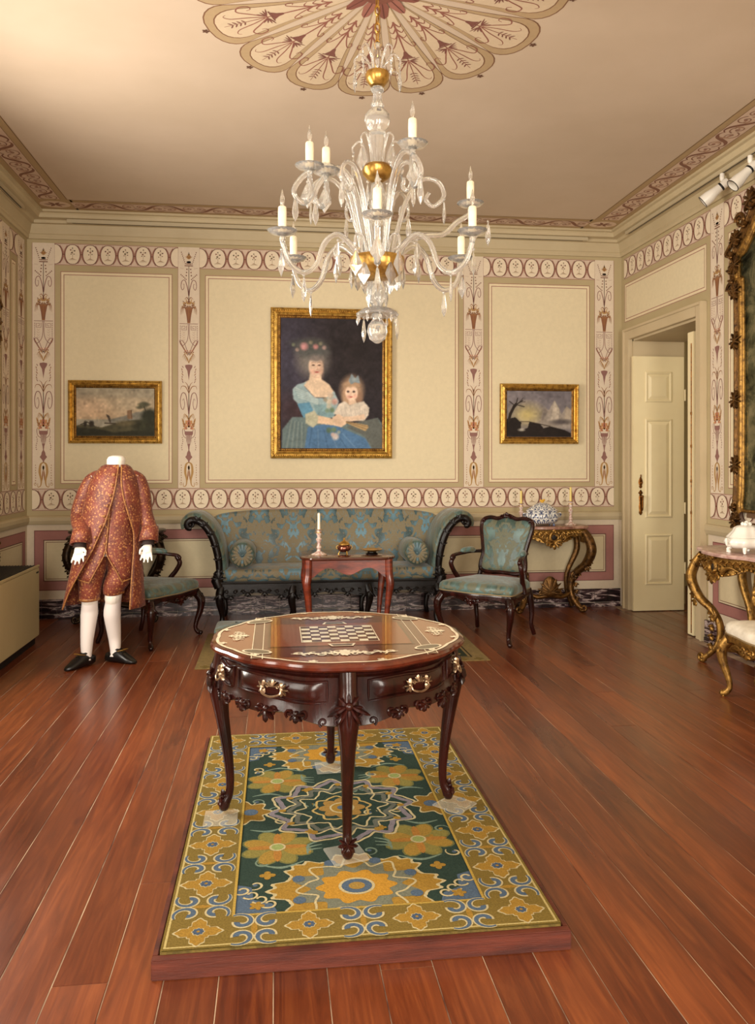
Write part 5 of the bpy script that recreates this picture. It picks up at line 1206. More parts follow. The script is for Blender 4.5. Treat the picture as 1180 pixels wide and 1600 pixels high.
for sx, ds in ((-1, 'left'), (1, 'right')):
    bo = thing('bolster', 'round green damask bolster at the %s end of the sofa' % ds, 'bolster', (SX+sx*.80, SY-.10, .53), 0, 'sofa bolsters')
    M = Matrix.Translation((0, 0, .118)) @ Matrix.Rotation(PI/2, 4, 'X') @ Matrix.Rotation(sx*.0, 4, 'Y')
    b = MB(M); b.lathe([(.02, -.23), (.10, -.226), (.114, -.21), (.118, 0), (.114, .21), (.10, .226), (.02, .23)], 28); b.build('cover', M_dam2, bo, 60)
    e = MB(M)
    for k in range(16):
        a = 2*PI*k/16; e.tube([(.012*math.cos(a), .012*math.sin(a), .234), (.05*math.cos(a), .05*math.sin(a), .236), (.096*math.cos(a), .096*math.sin(a), .226)], [.004, .012, .013], 6, flat=.5)
    e.ball((0, 0, .236), (.016, .016, .01)); e.tube([(.097*math.cos(2*PI*k/24), .097*math.sin(2*PI*k/24), .221) for k in range(24)], .005, 6, True); e.build('gathered_end', M_dam, bo, 60)
    e = MB(M); e.tube([(.100*math.cos(2*PI*k/24), .100*math.sin(2*PI*k/24), -.214) for k in range(24)], .005, 6, True); e.build('piping', M_dam2, bo)

# ================================================================== CARPET, FOOTSTOOL, SMALL TABLE
t = thing('carpet', 'olive bordered carpet with dark pattern under the small tea table', 'carpet', (.51, 6.0, 0))
MB().box(-1.09, 1.09, 0, 1.22, .0005, .004).build('carpet_ground', mat('carpet_wool', (128, 106, 56), .95, var=30, col2=(108, 88, 48), bump=(260, .4)), t, 0)
P = Paint(lambda u, v, h: (u, v, .0041+h)); P.rect(-.95, .95, .14, 1.08, (46, 52, 40), 1); P.lines(-.98, .98, .11, 1.11, .012, (60, 50, 34), 2)
for i in range(9):
    for j in range(5): P.blob(-.84+.21*i, .22+.2*j, .06, 6, .25, (132, 108, 58), 2); P.ell(-.84+.21*i, .22+.2*j, .02, .02, (70, 84, 80), 3, 10)
for i in range(19): P.blob(-1.02+.113*i, .055, .03, 4, .3, (110, 92, 50), 2)
P.build('woven_pattern', paint_mat('carpet_pattern', .95, 120, .3, .2, 0, .1), t, 0)
t = thing('footstool', 'low green upholstered footstool partly hidden behind the game table', 'footstool', (-.25, 6.74, .0075))
for sx in (-1, 1):
    for sy in (-1, 1):
        L = MB(); L.tube(bez([(sx*.20, sy*.15, .10), (sx*.222, sy*.17, .075), (sx*.218, sy*.166, .04), (sx*.226, sy*.175, .014), (sx*.226, sy*.175, 0)], 4), [.022, .024, .014, .016, .012], 8); L.build('leg', M_wood2, t, 60)
rbox(-.225, .225, -.175, .175, .085, .12, .012).build('rail', M_wood2, t, 50)
rbox(-.235, .235, -.185, .185, .115, .165, .02, .022).build('cushion', M_dam2, t, 60)
TX, TY, TH = .585, 6.85, .715
t = thing('side_table', 'small red-brown wooden table with scalloped apron in front of the sofa', 'table', (TX, TY, .0075))
def lob(w_, h_, n=64, e=.35, am=.02): return [(w_*math.copysign(abs(math.cos(a))**e, math.cos(a))*(1+am*math.cos(4*a)), h_*math.copysign(abs(math.sin(a))**e, math.sin(a))*(1+am*math.cos(6*a))) for a in [2*PI*k/n for k in range(n)]]
tt = MB(); oo = lob(.388, .31); tt.loft([[(a*s_, b*s_, z) for a, b in oo] for s_, z in ((.96, TH-.024), (.99, TH-.02), (1., TH-.012), (.99, TH-.002), (.975, TH))]); tt.build('table_top', mat('table_top_wood', (84, 40, 26), .2, var=4, col2=(54, 22, 15), coat=.5, stretch=(1, 6, 1)), t, 30)
def apron(x0, x1, y0, y1, along):
    a = MB(); N_ = 40; sec = []
    for i in range(N_+1):
        u = i/N_; zl = TH-.115-.028*math.cos(2*PI*(u-.5)*2)-.03*math.exp(-((min(u, 1-u))/.10)**2)
        if along == 'x': q = x0+(x1-x0)*u; sec.append([(q, y0, TH-.02), (q, y0, zl), (q, y1, zl), (q, y1, TH-.02)])
        else: q = y0+(y1-y0)*u; sec.append([(x0, q, TH-.02), (x0, q, zl), (x1, q, zl), (x1, q, TH-.02)])
    return a.loft(sec)
apron(-.32, .32, -.262, -.244, 'x').build('apron', M_redwood, t, 30); apron(-.32, .32, .244, .262, 'x').build('apron', M_redwood, t, 30)
for sx in (-1, 1): apron(min(sx*.338, sx*.320), max(sx*.338, sx*.320), -.25, .25, 'y').build('apron', M_redwood, t, 30)
for sx in (-1, 1):
    for sy in (-1, 1):
        L = MB(); L.tube(bez([(sx*.325, sy*.25, TH-.02), (sx*.328, sy*.253, TH-.14), (sx*.338, sy*.262, TH-.22), (sx*.325, sy*.25, .38), (sx*.308, sy*.236, .18), (sx*.310, sy*.238, .06), (sx*.325, sy*.252, .015), (sx*.327, sy*.254, 0)], 5), [.034, .034, .034, .026, .018, .016, .020, .016], 8, twist=0, up=(0, 1, 0)); L.build('leg', M_redwood, t, 60)
TZ = TH+.0075
# things on the small table
M_porc = mat('painted_porcelain', (228, 218, 204), .18, var=60, col2=(170, 120, 112), coat=.3)
def stick(name, label, loc, hh, m, mc, colc, ch_, group, s_=1.):
    t = thing(name, label, 'candlestick', loc, 0, group)
    L = MB(); L.lathe([(0, 0), (.062*s_, 0), (.064*s_, .006), (.056*s_, .014), (.034*s_, .024), (.018*s_, .034), (.013*s_, .05), (.022*s_, .066), (.014*s_, .08), (.012*s_, hh*.5), (.022*s_, hh*.58), (.024*s_, hh*.63), (.012*s_, hh*.68), (.015*s_, hh*.75), (.022*s_, hh*.84), (.022*s_, hh*.90), (.014*s_, hh*.93), (.028*s_, hh*.985), (.028*s_, hh), (.012*s_, hh), (0, hh-.004)], 28); L.build('stem', m, t, 40)
    B = MB(); B.lathe([(.0635*s_, .004), (.0655*s_, .006), (.0635*s_, .009)], 28, cap=False); B.lathe([(.0228*s_, hh*.86), (.0236*s_, hh*.875), (.0228*s_, hh*.89)], 24, cap=False); B.lathe([(.0285*s_, hh*.985), (.0295*s_, hh*.992), (.0285*s_, hh)], 24, cap=False); B.build('gilt_band', M_bgold, t, 60)
    cth = thing('candle', None, None); bpy.data.objects.remove(cth)
    C_ = MB(); C_.lathe([(0, 0), (.0115*s_, 0), (.0105*s_, ch_*.97), (.008*s_, ch_), (0, ch_)], 14); C_.tube([(0, 0, ch_), (.001, 0, ch_+.008)], .0012, 5); o = C_.build('candle', mc, None, 50, loc=(loc[0], loc[1], loc[2]+hh-.003)); tag(o, colc, 'candle')
    return t
M_wax = mat('white_wax', (240, 230, 208), .45); M_ywax = mat('yellow_wax', (226, 204, 120), .45)
stick('candlestick', 'white and pink porcelain candlestick on the small red-brown table', (.352, 6.745, TZ), .215, M_porc, M_wax, 'white candle in the porcelain candlestick on the small table', .135, None, 1.05)
t = thing('lidded_pot', 'small copper and gilt lidded pot with knob on the small table', 'pot', (.565, 6.80, TZ))
M_cop = mat('copper_lustre', (176, 110, 92), .16, .9, var=30, col2=(96, 52, 40)); 
b = MB(); b.lathe([(0, .018), (.03, .02), (.052, .036), (.058, .054), (.05, .070), (.04, .078), (0, .078)], 28, flute=(10, .02)); b.build('bowl', M_cop, t, 50)
b = MB(); b.lathe([(.042, .076), (.050, .080), (.046, .090), (.030, .104), (.014, .112), (.006, .118), (.010, .126), (.006, .134), (0, .140)], 28, flute=(10, .02)); b.build('lid', M_bgold, t, 50)
for k in range(3):
    a = 2*PI*k/3-PI/2+.5; f = MB(); f.tube([(.036*math.cos(a), .036*math.sin(a), .03), (.044*math.cos(a), .044*math.sin(a), .012), (.048*math.cos(a), .048*math.sin(a), 0)], [.006, .005, .006], 7); f.build('foot', M_bgold, t)
for s_ in (-1, 1): f = MB(); f.tube([(s_*(.05+.016*math.sin(q)), 0, .06+.014*math.cos(q)) for q in np.linspace(0, PI, 9)], .0035, 6); f.build('handle', M_bgold, t)
t = thing('dish', 'small gilt pierced dish on dark stand on the small table', 'dish', (.795, 6.775, TZ))
b = MB(); b.lathe([(0, 0), (.05, 0), (.052, .006), (.036, .016), (.036, .022), (0, .022)], 28); b.build('stand', M_wood2, t, 40)
b = MB(); b.lathe([(0, .022), (.03, .024), (.06, .030), (.088, .040), (.090, .043), (.06, .034), (0, .028)], 40, flute=(14, .03)); b.build('plate', M_bgold, t, 50)

# ================================================================== CONSOLES
def pink_marble(name, a, b_, c_):
    N = NT(name); f = N.noise(tc(N), 9, 6, .65, 1.); N.l(N.ramp(f, [(.3, lin(*a)), (.5, lin(*b_)), (.7, lin(*c_))]), N.b.inputs['Base Color']); N.set(Roughness=.22); return N.m
M_pk = pink_marble('pink_marble', (150, 112, 104), (186, 154, 142), (206, 182, 168)); M_rb = pink_marble('brown_marble', (104, 66, 56), (146, 104, 88), (186, 150, 128)); M_dk = pink_marble('dark_marble', (40, 30, 28), (62, 50, 46), (92, 78, 70))
def console(label, loc, rz, mg, mt, H_=.855, W=.41, D=.37, ml=None, th=1.0):
    """origin at the wall, front towards -y"""
    ml = ml or mg
    t = thing('console_table', label, 'console table', loc, rz, 'carved console tables')
    out = [(-W*.93, -.006)]+[(x_, -y_) for x_, y_ in [(-W*1.0, .10), (-W*.98, D*.62), (-W*.84, D*.80), (-W*.6, D*.84), (-W*.36, D*.96), (0, D), (W*.36, D*.96), (W*.6, D*.84), (W*.84, D*.80), (W*.98, D*.62), (W*1.0, .10)]]+[(W*.93, -.006)]
    o2 = [(p.x, p.y) for p in bez([(a, b, 0) for a, b in out], 5)]
    m = MB(); m.loft([[(a*s_, b*s_ if b < -.02 else b, z) for a, b in o2] for s_, z in ((.96, H_-.03), (.995, H_-.026), (1.0, H_-.012), (.99, H_-.002), (.975, H_))]); m.build('marble_top', mt, t, 30)
    f = [(p.x, p.y) for p in bez([(a*.93, b*.92, 0) for a, b in out[1:-1]], 5)]
    N_ = len(f)
    lowa = lambda x_: H_-.115-.075*math.exp(-(x_/(W*.26))**2)-.05*math.exp(-((abs(x_)-W*.9)/(W*.12))**2)+.018*math.cos(x_/W*PI*3)
    a = MB(); a.loft([[(x_, y_, z) for x_, y_, z in ((px_, py_, H_-.032), (px_*1.02, py_*1.03, H_-.055), (px_*1.0, py_*1.0, H_-.085), (px_*1.01, py_*1.02, lowa(px_)), (px_*.96, py_*.94, lowa(px_)), (px_*.95, py_*.93, H_-.032))] for px_, py_ in f])
    for i in range(2, N_-2, 2):
        px_, py_ = f[i]; leaves(a, (px_*1.02, py_*1.03, H_-.05), (0, 0, -1), 3, .055, .010, (1, 0, 0), .6, .12); a.ball((px_*1.02, py_*1.04, lowa(px_)+.008), .010, 6, 5)
    a.build('apron', mg, t, 40)
    k_ = MB(); yc = -D*.97; zc_ = H_-.10
    k_.tube([(.042*math.cos(q), yc, zc_+.045*math.sin(q)) for q in [2*PI*i/20 for i in range(20)]], .014, 8, True); leaves(k_, (0, yc-.005, zc_-.05), (0, 0, -1), 7, .075, .014, (1, 0, 0), 1.3, .12); leaves(k_, (0, yc-.005, zc_+.05), (0, 0, 1), 5, .03, .010, (1, 0, 0), 1.2, .1)
    for s_ in (-1, 1):
        volute(k_, (s_*.085, yc+.012, zc_-.005), (s_, 0, 0), (0, 0, 1), .036, .010, -1.5, 1.4, .013); volute(k_, (s_*.06, yc+.002, zc_-.065), (s_, 0, 0), (0, 0, 1), .026, .008, 1.5, 1.3, .010); k_.tube(bez([(s_*.11, yc+.01, zc_-.02), (s_*.17, yc+.02, zc_+.01), (s_*.24, yc+.05, zc_-.01)], 5), [.016, .012, .006], 8)
    k_.build('cartouche', mg, t); h_ = MB(); h_.ball((0, yc+.018, zc_), (.036, .02, .038)); h_.build('cartouche_hollow', mat('deep_shadow_wood', (30, 18, 10), .7), t)  # solid dark ball; the shade of the pierced centre is its colour
    for sx in (-1, 1):
        L = MB(); W_ = W*.86; y_ = -D*.72
        L.tube(bez([(sx*W_*.96, y_, H_-.05), (sx*W_*1.08, y_-.03, H_-.14), (sx*W_*1.12, y_-.05, H_-.25), (sx*W_*1.0, y_-.01, H_-.38), (sx*W_*.78, y_+.05, H_-.47), (sx*W_*.66, y_+.08, .28), (sx*W_*.68, y_+.07, .16), (sx*W_*.82, y_+.02, .06), (sx*W_*.92, y_-.01, .035)], 6), [q_*th for q_ in (.040, .060, .064, .056, .046, .044, .042, .036, .028)], 10, flat=.8)
        volute(L, (sx*W_*.93, y_-.01, .04), (sx, -.2, 0), (0, 0, 1), .036, .012, 3.0, 1.2, .016); L.ball((sx*W_*.92, y_, .016), (.03, .03, .016)); volute(L, (sx*W_*.74, y_+.04, H_-.50), (sx, 0, 0), (0, 0, 1), .05, .014, 0, 1.3, .017)
        for q in range(7): z = H_-.10-.05*q; xx = W_*(1.0+.13*math.sin((q+1)*.45)); leaves(L, (sx*xx*.99, y_-.05, z), (sx*.4, 0, -1), 3, .05, .011, (sx, 0, 0), .5, .03)
        for q in range(4): leaves(L, (sx*W_*(.70+.02*q), y_+.03, .36-.07*q), (sx*.3, -.2, -1), 3, .05, .011, (1, 0, 0), .5, .03)
        L.build('leg', ml, t, 60)
        bl_ = MB(); bl_.tube(bez([(sx*W*.80, -.03, H_-.05), (sx*W*.86, -.03, H_-.25), (sx*W*.62, -.03, H_-.48), (sx*W*.60, -.03, .2), (sx*W*.74, -.03, .02)], 5), [.03, .034, .026, .026, .022], 8); bl_.build('leg', ml, t, 60)
    s_ = MB(); yy = -D*.55
    s_.tube(bez([(-W*.60, yy, .20), (-W*.32, yy-.02, .15), (0, yy-.03, .17), (W*.32, yy-.02, .15), (W*.60, yy, .20)], 6), [.018, .024, .026, .024, .018], 8); 
    s_.build('stretcher', ml, t, 60)
    q = MB(); q.loft([[(r2*math.cos(a)*.085, yy-.03-dd, .20+r2*math.sin(a)*(.155 if math.sin(a) > 0 else .05)) for a in [2*PI*i/28 for i in range(28)]] for r2, dd in ((.6, -.03), (1.0, -.015), (1.0, .015), (.8, .03), (.3, .038))]); leaves(q, (0, yy-.06, .20), (0, 0, 1), 9, .14, .014, (1, 0, 0), 1.1, .06)
    for g_ in (-1, 1): volute(q, (g_*.075, yy-.04, .19), (g_, 0, 0), (0, 0, 1), .035, .01, 0, 1.3, .012)
    q.build('shell_ornament', ml, t)
    return t
console('gilt carved console table with brown marble top beside the green armchair', (2.70, Y1-.034, 0), 0, M_gilt, M_rb, ml=M_giltd)
console('blackened carved console table behind the costumed mannequin', (-1.475, Y1-.034, 0), 0, M_giltb, M_dk, W=.44, th=.7)
console('gilt carved console table with pink marble top below the tall mirror', (X1-.034, 5.41, 0), -PI/2, M_gilt, M_pk, H_=.86, W=.455, D=.50, th=.72)
# blue and white tureen, candlesticks
def delft():
    N = NT('blue_white_faience'); s_ = N.n('ShaderNodeSeparateXYZ'); N.l(tc(N), s_.inputs[0])
    ang = N.math('ARCTAN2', s_.outputs[1], s_.outputs[0]); u = N.math('ABSOLUTE', N.math('SUBTRACT', N.math('FRACT', N.math('MULTIPLY', ang, 8/(2*PI))), .5))
    c = N.n('ShaderNodeCombineXYZ'); N.l(u, c.inputs[0]); N.l(N.math('MULTIPLY', s_.outputs[2], 10), c.inputs[1])
    m = N.noise(c.outputs[0], 5.5, 2, .5, 1.5); mask = N.ramp(m, [(.49, (0, 0, 0, 1)), (.53, (1, 1, 1, 1))])
    st = N.math('GREATER_THAN', N.math('FRACT', N.math('MULTIPLY', ang, 34/(2*PI))), .5); lowb = N.math('LESS_THAN', s_.outputs[2], .048)
    f = N.math('MAXIMUM', N.math('MULTIPLY', mask, N.math('SUBTRACT', 1, lowb)), N.math('MULTIPLY', st, lowb))
    N.l(N.mix(f, lin(228, 226, 218), lin(62, 76, 112)), N.b.inputs['Base Color']); N.set(Roughness=.14, Coat_Weight=.4); return N.m
M_delft = delft()
KX, KY, KZ = 2.70, Y1-.034-.19, .855
t = thing('tureen', 'blue and white lidded faience tureen with yellow knob on the gilt console', 'tureen', (KX-.065, KY, KZ))
E_ = Matrix.Diagonal((1.0, .72, 1, 1))
b = MB(); b.lathe([(0, .022), (.12, .022), (.15, .04), (.168, .075), (.172, .10), (.160, .125), (.150, .135), (.158, .140), (0, .140)], 40, E_, flute=(8, .03)); b.build('body', M_delft, t, 50)
b = MB(); b.lathe([(.160, .140), (.163, .146), (.150, .160), (.115, .185), (.07, .212), (.045, .225), (.0, .23)], 40, E_, flute=(8, .04)); b.build('lid', M_delft, t, 50)
b = MB(); b.ball((0, 0, .242), (.020, .018, .016)); b.ball((.016, 0, .252), (.014, .012, .012)); b.ball((-.016, 0, .250), (.013, .012, .011)); b.build('knob', mat('yellow_glaze', (214, 164, 52), .2), t)
for sx in (-1, 1):
    for sy in (-1, 1): b = MB(); b.lathe([(.010, 0), (.013, .008), (.009, .024)], 10, Matrix.Translation((sx*.10, sy*.06, 0))); b.build('foot', M_delft, t)
    b = MB(); b.tube(bez([(sx*.160, 0, .115), (sx*.186, 0, .125), (sx*.190, 0, .10), (sx*.166, 0, .08)], 4), .008, 7); b.build('handle', M_delft, t)
stick('candlestick', 'white gilt-banded candlestick on the console left of the blue tureen', (KX-.285, KY-.01, KZ), .225, M_porc, M_ywax, 'pale yellow candle left of the blue and white tureen', .125, 'porcelain candlesticks on the gilt console')
stick('candlestick', 'white gilt-banded candlestick at the right end of the gilt console', (KX+.225, KY-.01, KZ), .245, M_porc, M_ywax, 'pale yellow candle at the right end of the gilt console', .14, 'porcelain candlesticks on the gilt console')
# white tureen on the pink console
M_wp = mat('white_porcelain', (236, 232, 222), .16, coat=.4)
t = thing('tureen', 'white lobed porcelain tureen with lid on the pink marble console', 'tureen', (3.24, 5.32, .865), .3)
b = MB(); b.lathe([(0, .03), (.10, .032), (.135, .05), (.15, .075), (.142, .095), (.125, .105), (0, .105)], 48, Matrix.Diagonal((1.1, .8, 1, 1)), flute=(8, .05)); b.build('body', M_wp, t, 50)
b = MB(); b.lathe([(.128, .104), (.136, .108), (.12, .125), (.095, .15), (.085, .172), (.06, .186), (.03, .192), (0, .196)], 48, Matrix.Diagonal((1.1, .8, 1, 1)), flute=(8, .05)); b.build('lid', M_wp, t, 50)
b = MB()
for k in range(5): b.ball((.03*math.cos(k*1.26), .02*math.sin(k*1.26), .198), .014, 8, 6)
b.ball((0, 0, .205), .016); b.build('knob', M_wp, t)
for k in range(4): a = PI/2*k+PI/4; b = MB(); b.tube(bez([(.11*math.cos(a), .08*math.sin(a), .045), (.14*math.cos(a), .10*math.sin(a), .02), (.125*math.cos(a), .09*math.sin(a), .004), (.15*math.cos(a), .11*math.sin(a), .008)], 4), [.016, .012, .010, .008], 8); b.build('foot', M_wp, t)
for s_ in (-1, 1): b = MB(); b.tube(bez([(s_*.15, 0, .09), (s_*.19, 0, .10), (s_*.185, 0, .06), (s_*.155, 0, .055)], 4), .008, 7); b.build('handle', M_wp, t)

# ================================================================== MIRROR on the right wall
def mirror_glass():
    N = NT('aged_mirror'); f = N.noise(tc(N), 5, 5, .65, .6)
    N.l(N.ramp(f, [(.38, lin(30, 34, 26)), (.5, lin(96, 100, 78)), (.66, lin(150, 150, 122))]), N.b.inputs['Base Color']); N.set(Metallic=.85); N.l(N.ramp(f, [(.4, (.4, .4, .4, 1)), (.65, (.12, .12, .12, 1))]), N.b.inputs['Roughness']); return N.m
MYc, MZ0 = 5.44, 1.02
t = thing('wall_mirror', 'tall carved gilt mirror with aged glass above the pink marble console', 'mirror', (X1-.012, MYc, MZ0), -PI/2)
# local x: -x is away from the lens; z up
hw = .48
def mout(s_, dz=0.): # outline of the frame: straight sides, arched crest
    pts = [(-hw, 0), (-hw-.02, .15), (-hw, .4), (-hw, 1.75), (-hw-.045, 1.86), (-hw-.06, 2.02), (-hw+.02, 2.16), (-hw*.66, 2.30), (-hw*.42, 2.44), (0, 2.52)]
    pts = pts+[(-a, b) for a, b in pts[-2::-1]]
    c_ = Vector((0, 0, 1.2)); o = []
    for a, b in pts:
        sgn = -1 if a < 0 else 1
        o.append((a-sgn*s_ if abs(a) > .05 else a, b+(s_ if b < .1 else (-s_ if b > 2.1 else 0))))
    return o
def mloop(s_, y_): return [(p.x, y_, p.z) for p in bez([(a, y_, b) for a, b in mout(s_)], 4)]
f = MB(); f.loft([mloop(s_, -y_) for s_, y_ in ((0, .0), (0, .03), (.012, .045), (.03, .035), (.045, .028))], False, False, open_ring=True); A = mloop(0, -.035)
f.tube(A+[A[0]], .016, 8); f.build('outer_moulding', M_giltd, t, 60)
f = MB(); f.loft([mloop(s_, -y_) for s_, y_ in ((.045, .028), (.055, .05), (.075, .055), (.095, .045), (.105, .02), (.105, .0))], False, False, open_ring=True); A = mloop(.10, -.03); f.tube(A+[A[0]], .012, 8); f.build('inner_moulding', M_gilt, t, 60)
f = MB(); A = mloop(.02, -.05)
for i in range(0, len(A)):
    x_, y_, z = A[i]
    if i % 3 == 0 and not .16 < z < 1.72: f.ball((x_, y_-.008, z), .018, 8, 6); leaves(f, (x_, y_-.008, z), (0, -.2, 1), 3, .05, .014, (1, 0, 0), .7, .1)
for sx in (-1, 1):
    for z in (.02, .45, .95, 1.40, 1.78, 1.98, 2.18):
        for k in range(6): f.ball((sx*(hw-.03-.012*(k % 3)), -.055, z-.05+.02*k), .014-.001*(k % 3), 7, 5)
        leaves(f, (sx*(hw-.03), -.055, z), (0, -.1, -1), 5, .075, .012, (1, 0, 0), .8, .1); leaves(f, (sx*(hw-.03), -.055, z), (0, -.1, 1), 5, .075, .012, (1, 0, 0), .8, .1); (volute(f, (sx*(hw+.01), -.05, z), (sx, 0, 0), (0, 0, 1), .035, .01, 0, 1.3, .011) if not .16 < z < 1.5 else None)
    volute(f, (sx*(hw+.03), -.05, 1.80), (sx, 0, 0), (0, 0, 1), .06, .014, 0, 1.5, .018); f.tube(bez([(sx*(hw+.05), -.05, 2.06), (sx*(hw+.10), -.05, 2.09), (sx*(hw+.02), -.05, 2.16)], 4), [.006, .02, .018], 8)
    volute(f, (sx*hw*.8, -.055, 2.30), (sx, 0, 0), (0, 0, 1), .06, .014, 0, 1.5, .018); leaves(f, (sx*hw*.55, -.05, 2.42), (sx*.4, 0, 1), 7, .10, .016, (1, 0, 0), 1.2, .1)
leaves(f, (0, -.05, 2.50), (0, 0, 1), 9, .14, .018, (1, 0, 0), 1.4, .1)
tag(f.build('carving', M_giltd, t), kind='stuff')
g_ = MB(); A = mloop(.10, -.018); g_.add(A, [tuple(range(len(A)))]); g_.build('mirror_glass', mirror_glass(), t, 0); WM = t
MB().box(-.36, .36, -.0165, -.002, .05, 2.15).build('back_board', M_back, t, 0)

wm2 = copy_tree(WM); wm2['label'] = 'carved gilt mirror on the left wall above the heater, only its edge in view'; wm2['group'] = WM['group'] = 'carved gilt wall mirrors'; wm2.location = (X0+.012, 6.60, .70); wm2.rotation_euler = (0, 0, PI/2)
# ================================================================== HEATER, TRACK LIGHTS
M_heat = mat('heater_enamel', (190, 172, 128), .38, var=1.5, col2=(182, 163, 120)); M_blk = mat('black_plastic', (16, 15, 14), .5)
t = thing('radiator', 'cream floor-standing fan heater with black top grille at the left wall', 'heater', (-2.125, 6.28, 0))
MB().box(-.19, .195, -.75, .75, .065, .632).build('casing', M_heat, t, 0, .008)
MB().box(-.17, .165, -.74, .735, 0, .066).build('plinth', M_blk, t, 0)
MB().box(-.11, .18, -.735, .735, .628, .640).build('top_grille', M_blk, t, 0)
for k in range(12): MB().box(-.105+.0235*k, -.098+.0235*k, -.73, .73, .639, .645).build('grille_bar', mat('grille_bar', (38, 36, 33), .5), t, 0)
MB().box(.180, .198, -.75, .75, .632, .646).build('front_lip', M_heat, t, 0, .002); MB().box(-.19, -.12, -.75, .75, .632, .648).build('rear_lip', M_heat, t, 0, .002)
MB().box(.1952, .1975, .66, .72, .585, .597).build('vent_slot', M_blk, t, 0)
M_lamp = mat('white_enamel', (226, 220, 208), .3); M_trk = mat('track_grey', (178, 164, 134), .5)
for (nm, lab, p, q) in (('lighting_track', 'slim lighting track along the right cornice', (X1-.11, 2.0, 3.757), (X1-.11, 7.75, 3.757)), ('lighting_track', 'slim lighting track along the back cornice', (-1.95, Y1-.11, 3.757), (3.15, Y1-.11, 3.757)), ('lighting_track', 'slim lighting track along the left cornice', (X0+.11, 2.0, 3.757), (X0+.11, 7.62, 3.757))):
    ax = 0 if p[0] != q[0] else 1
    t = thing(nm, lab, 'track', p, 0, 'cornice lighting tracks'); L_ = q[ax]-p[ax]
    (MB().box(0, L_, -.017, .017, -.02, .014) if ax == 0 else MB().box(-.017, .017, 0, L_, -.02, .014)).build('rail', M_trk, t, 0, .002)
    (MB().box(.05, L_-.05, -.005, .005, -.0215, -.019) if ax == 0 else MB().box(-.005, .005, .05, L_-.05, -.0215, -.019)).build('slot', M_blk, t, 0)
def spot(label, y_, aim, rz):
    t = thing('track_spotlight', label, 'spotlight', (X1-.11, y_, 3.736), rz, 'white track spotlights')
    b = MB(); b.lathe([(0, 0), (.017, 0), (.019, -.03), (.016, -.05), (.010, -.056), (.010, -.09), (0, -.09)], 14); b.build('adapter', M_lamp, t, 40)
    d = Vector(aim).normalized(); R_ = Matrix.Translation((0, 0, -.095)) @ d.to_track_quat('Z', 'Y').to_matrix().to_4x4()
    b = MB(R_); b.lathe([(0, -.06), (.028, -.055), (.034, -.035), (.032, .0), (.032, .02), (.036, .06), (.048, .12), (.050, .175), (.046, .175), (.042, .13), (0, .10)], 22); b.build('lamp_body', M_lamp, t, 40)
    b = MB(R_); b.lathe([(.033, .0), (.0345, .002), (.0345, .014), (.033, .016)], 22, cap=False); b.build('black_band', M_blk, t, 60)
    b = MB(R_); b.lathe([(.0462, .172), (.0505, .174), (.0515, .178), (.0462, .1785)], 22, cap=False); b.build('rim', M_blk, t, 60)
    l = bpy.data.lights.new('spot_beam', 'SPOT'); l.energy = 14; l.color = (1, .86, .66); l.spot_size = 1.1; l.spot_blend = .6; l.shadow_soft_size = .035
    o = bpy.data.objects.new('spot_beam', l); COL.objects.link(o); o.parent = t; o.matrix_local = Matrix.Translation(Vector((0, 0, -.095))+d*.185) @ (-d).to_track_quat('Z', 'Y').to_matrix().to_4x4()
    return t
spot('white track spotlight nearer the door on the right cornice', 6.0, (-.55, .35, -.50), 0)
spot('white track spotlight in front of the mirror crest', 5.62, (-.62, .10, -.62), 0)
# ================================================================== COSTUMED MANNEQUIN  (front towards -y)
def brocade():
    N = NT('red_gold_brocade'); v = tc(N); vo = N.n('ShaderNodeTexVoronoi'); vo.inputs['Scale'].default_value = 48; N.l(v, vo.inputs['Vector'])
    n = N.noise(v, 80, 3, .6, 1.0)
    m = N.math('ADD', vo.outputs['Distance'], N.math('MULTIPLY', n, .5))
    mask = N.ramp(m, [(.50, (1, 1, 1, 1)), (.60, (0, 0, 0, 1))])
    base = N.ramp(N.noise(v, 9, 3), [(.35, lin(92, 31, 21)), (.65, lin(118, 46, 29))])
    c = N.mix(N.math('MULTIPLY', mask, .6), base, lin(194, 134, 74))
    fine = N.ramp(N.noise(v, 120, 2), [(.52, (0, 0, 0, 1)), (.6, (1, 1, 1, 1))]); c = N.mix(N.math('MULTIPLY', fine, .2), c, lin(200, 150, 96))
    N.l(c, N.b.inputs['Base Color']); N.set(Roughness=.55, Sheen_Weight=.08); N.bump(mask, .15, .003); return N.m
M_broc = brocade(); M_skin = mat('white_mannequin', (232, 224, 212), .6); M_stock = mat('white_stocking', (222, 212, 206), .65, bump=(220, .05))
M_edge = mat('gold_braid', (170, 118, 62), .5, var=90, col2=(112, 62, 34)); M_shoe = mat('black_leather', (14, 12, 12), .35)
MX, MY = -1.30, 6.25
mq = thing('mannequin', 'headless mannequin in red and gold brocade coat, breeches and white stockings', 'mannequin', (MX, MY, 0), .06)
b = MB()
KX_ = {-1: -.105, 1: .0675}
FT = {-1: (-.085, -.03), 1: (.108, .05)}      # ankles
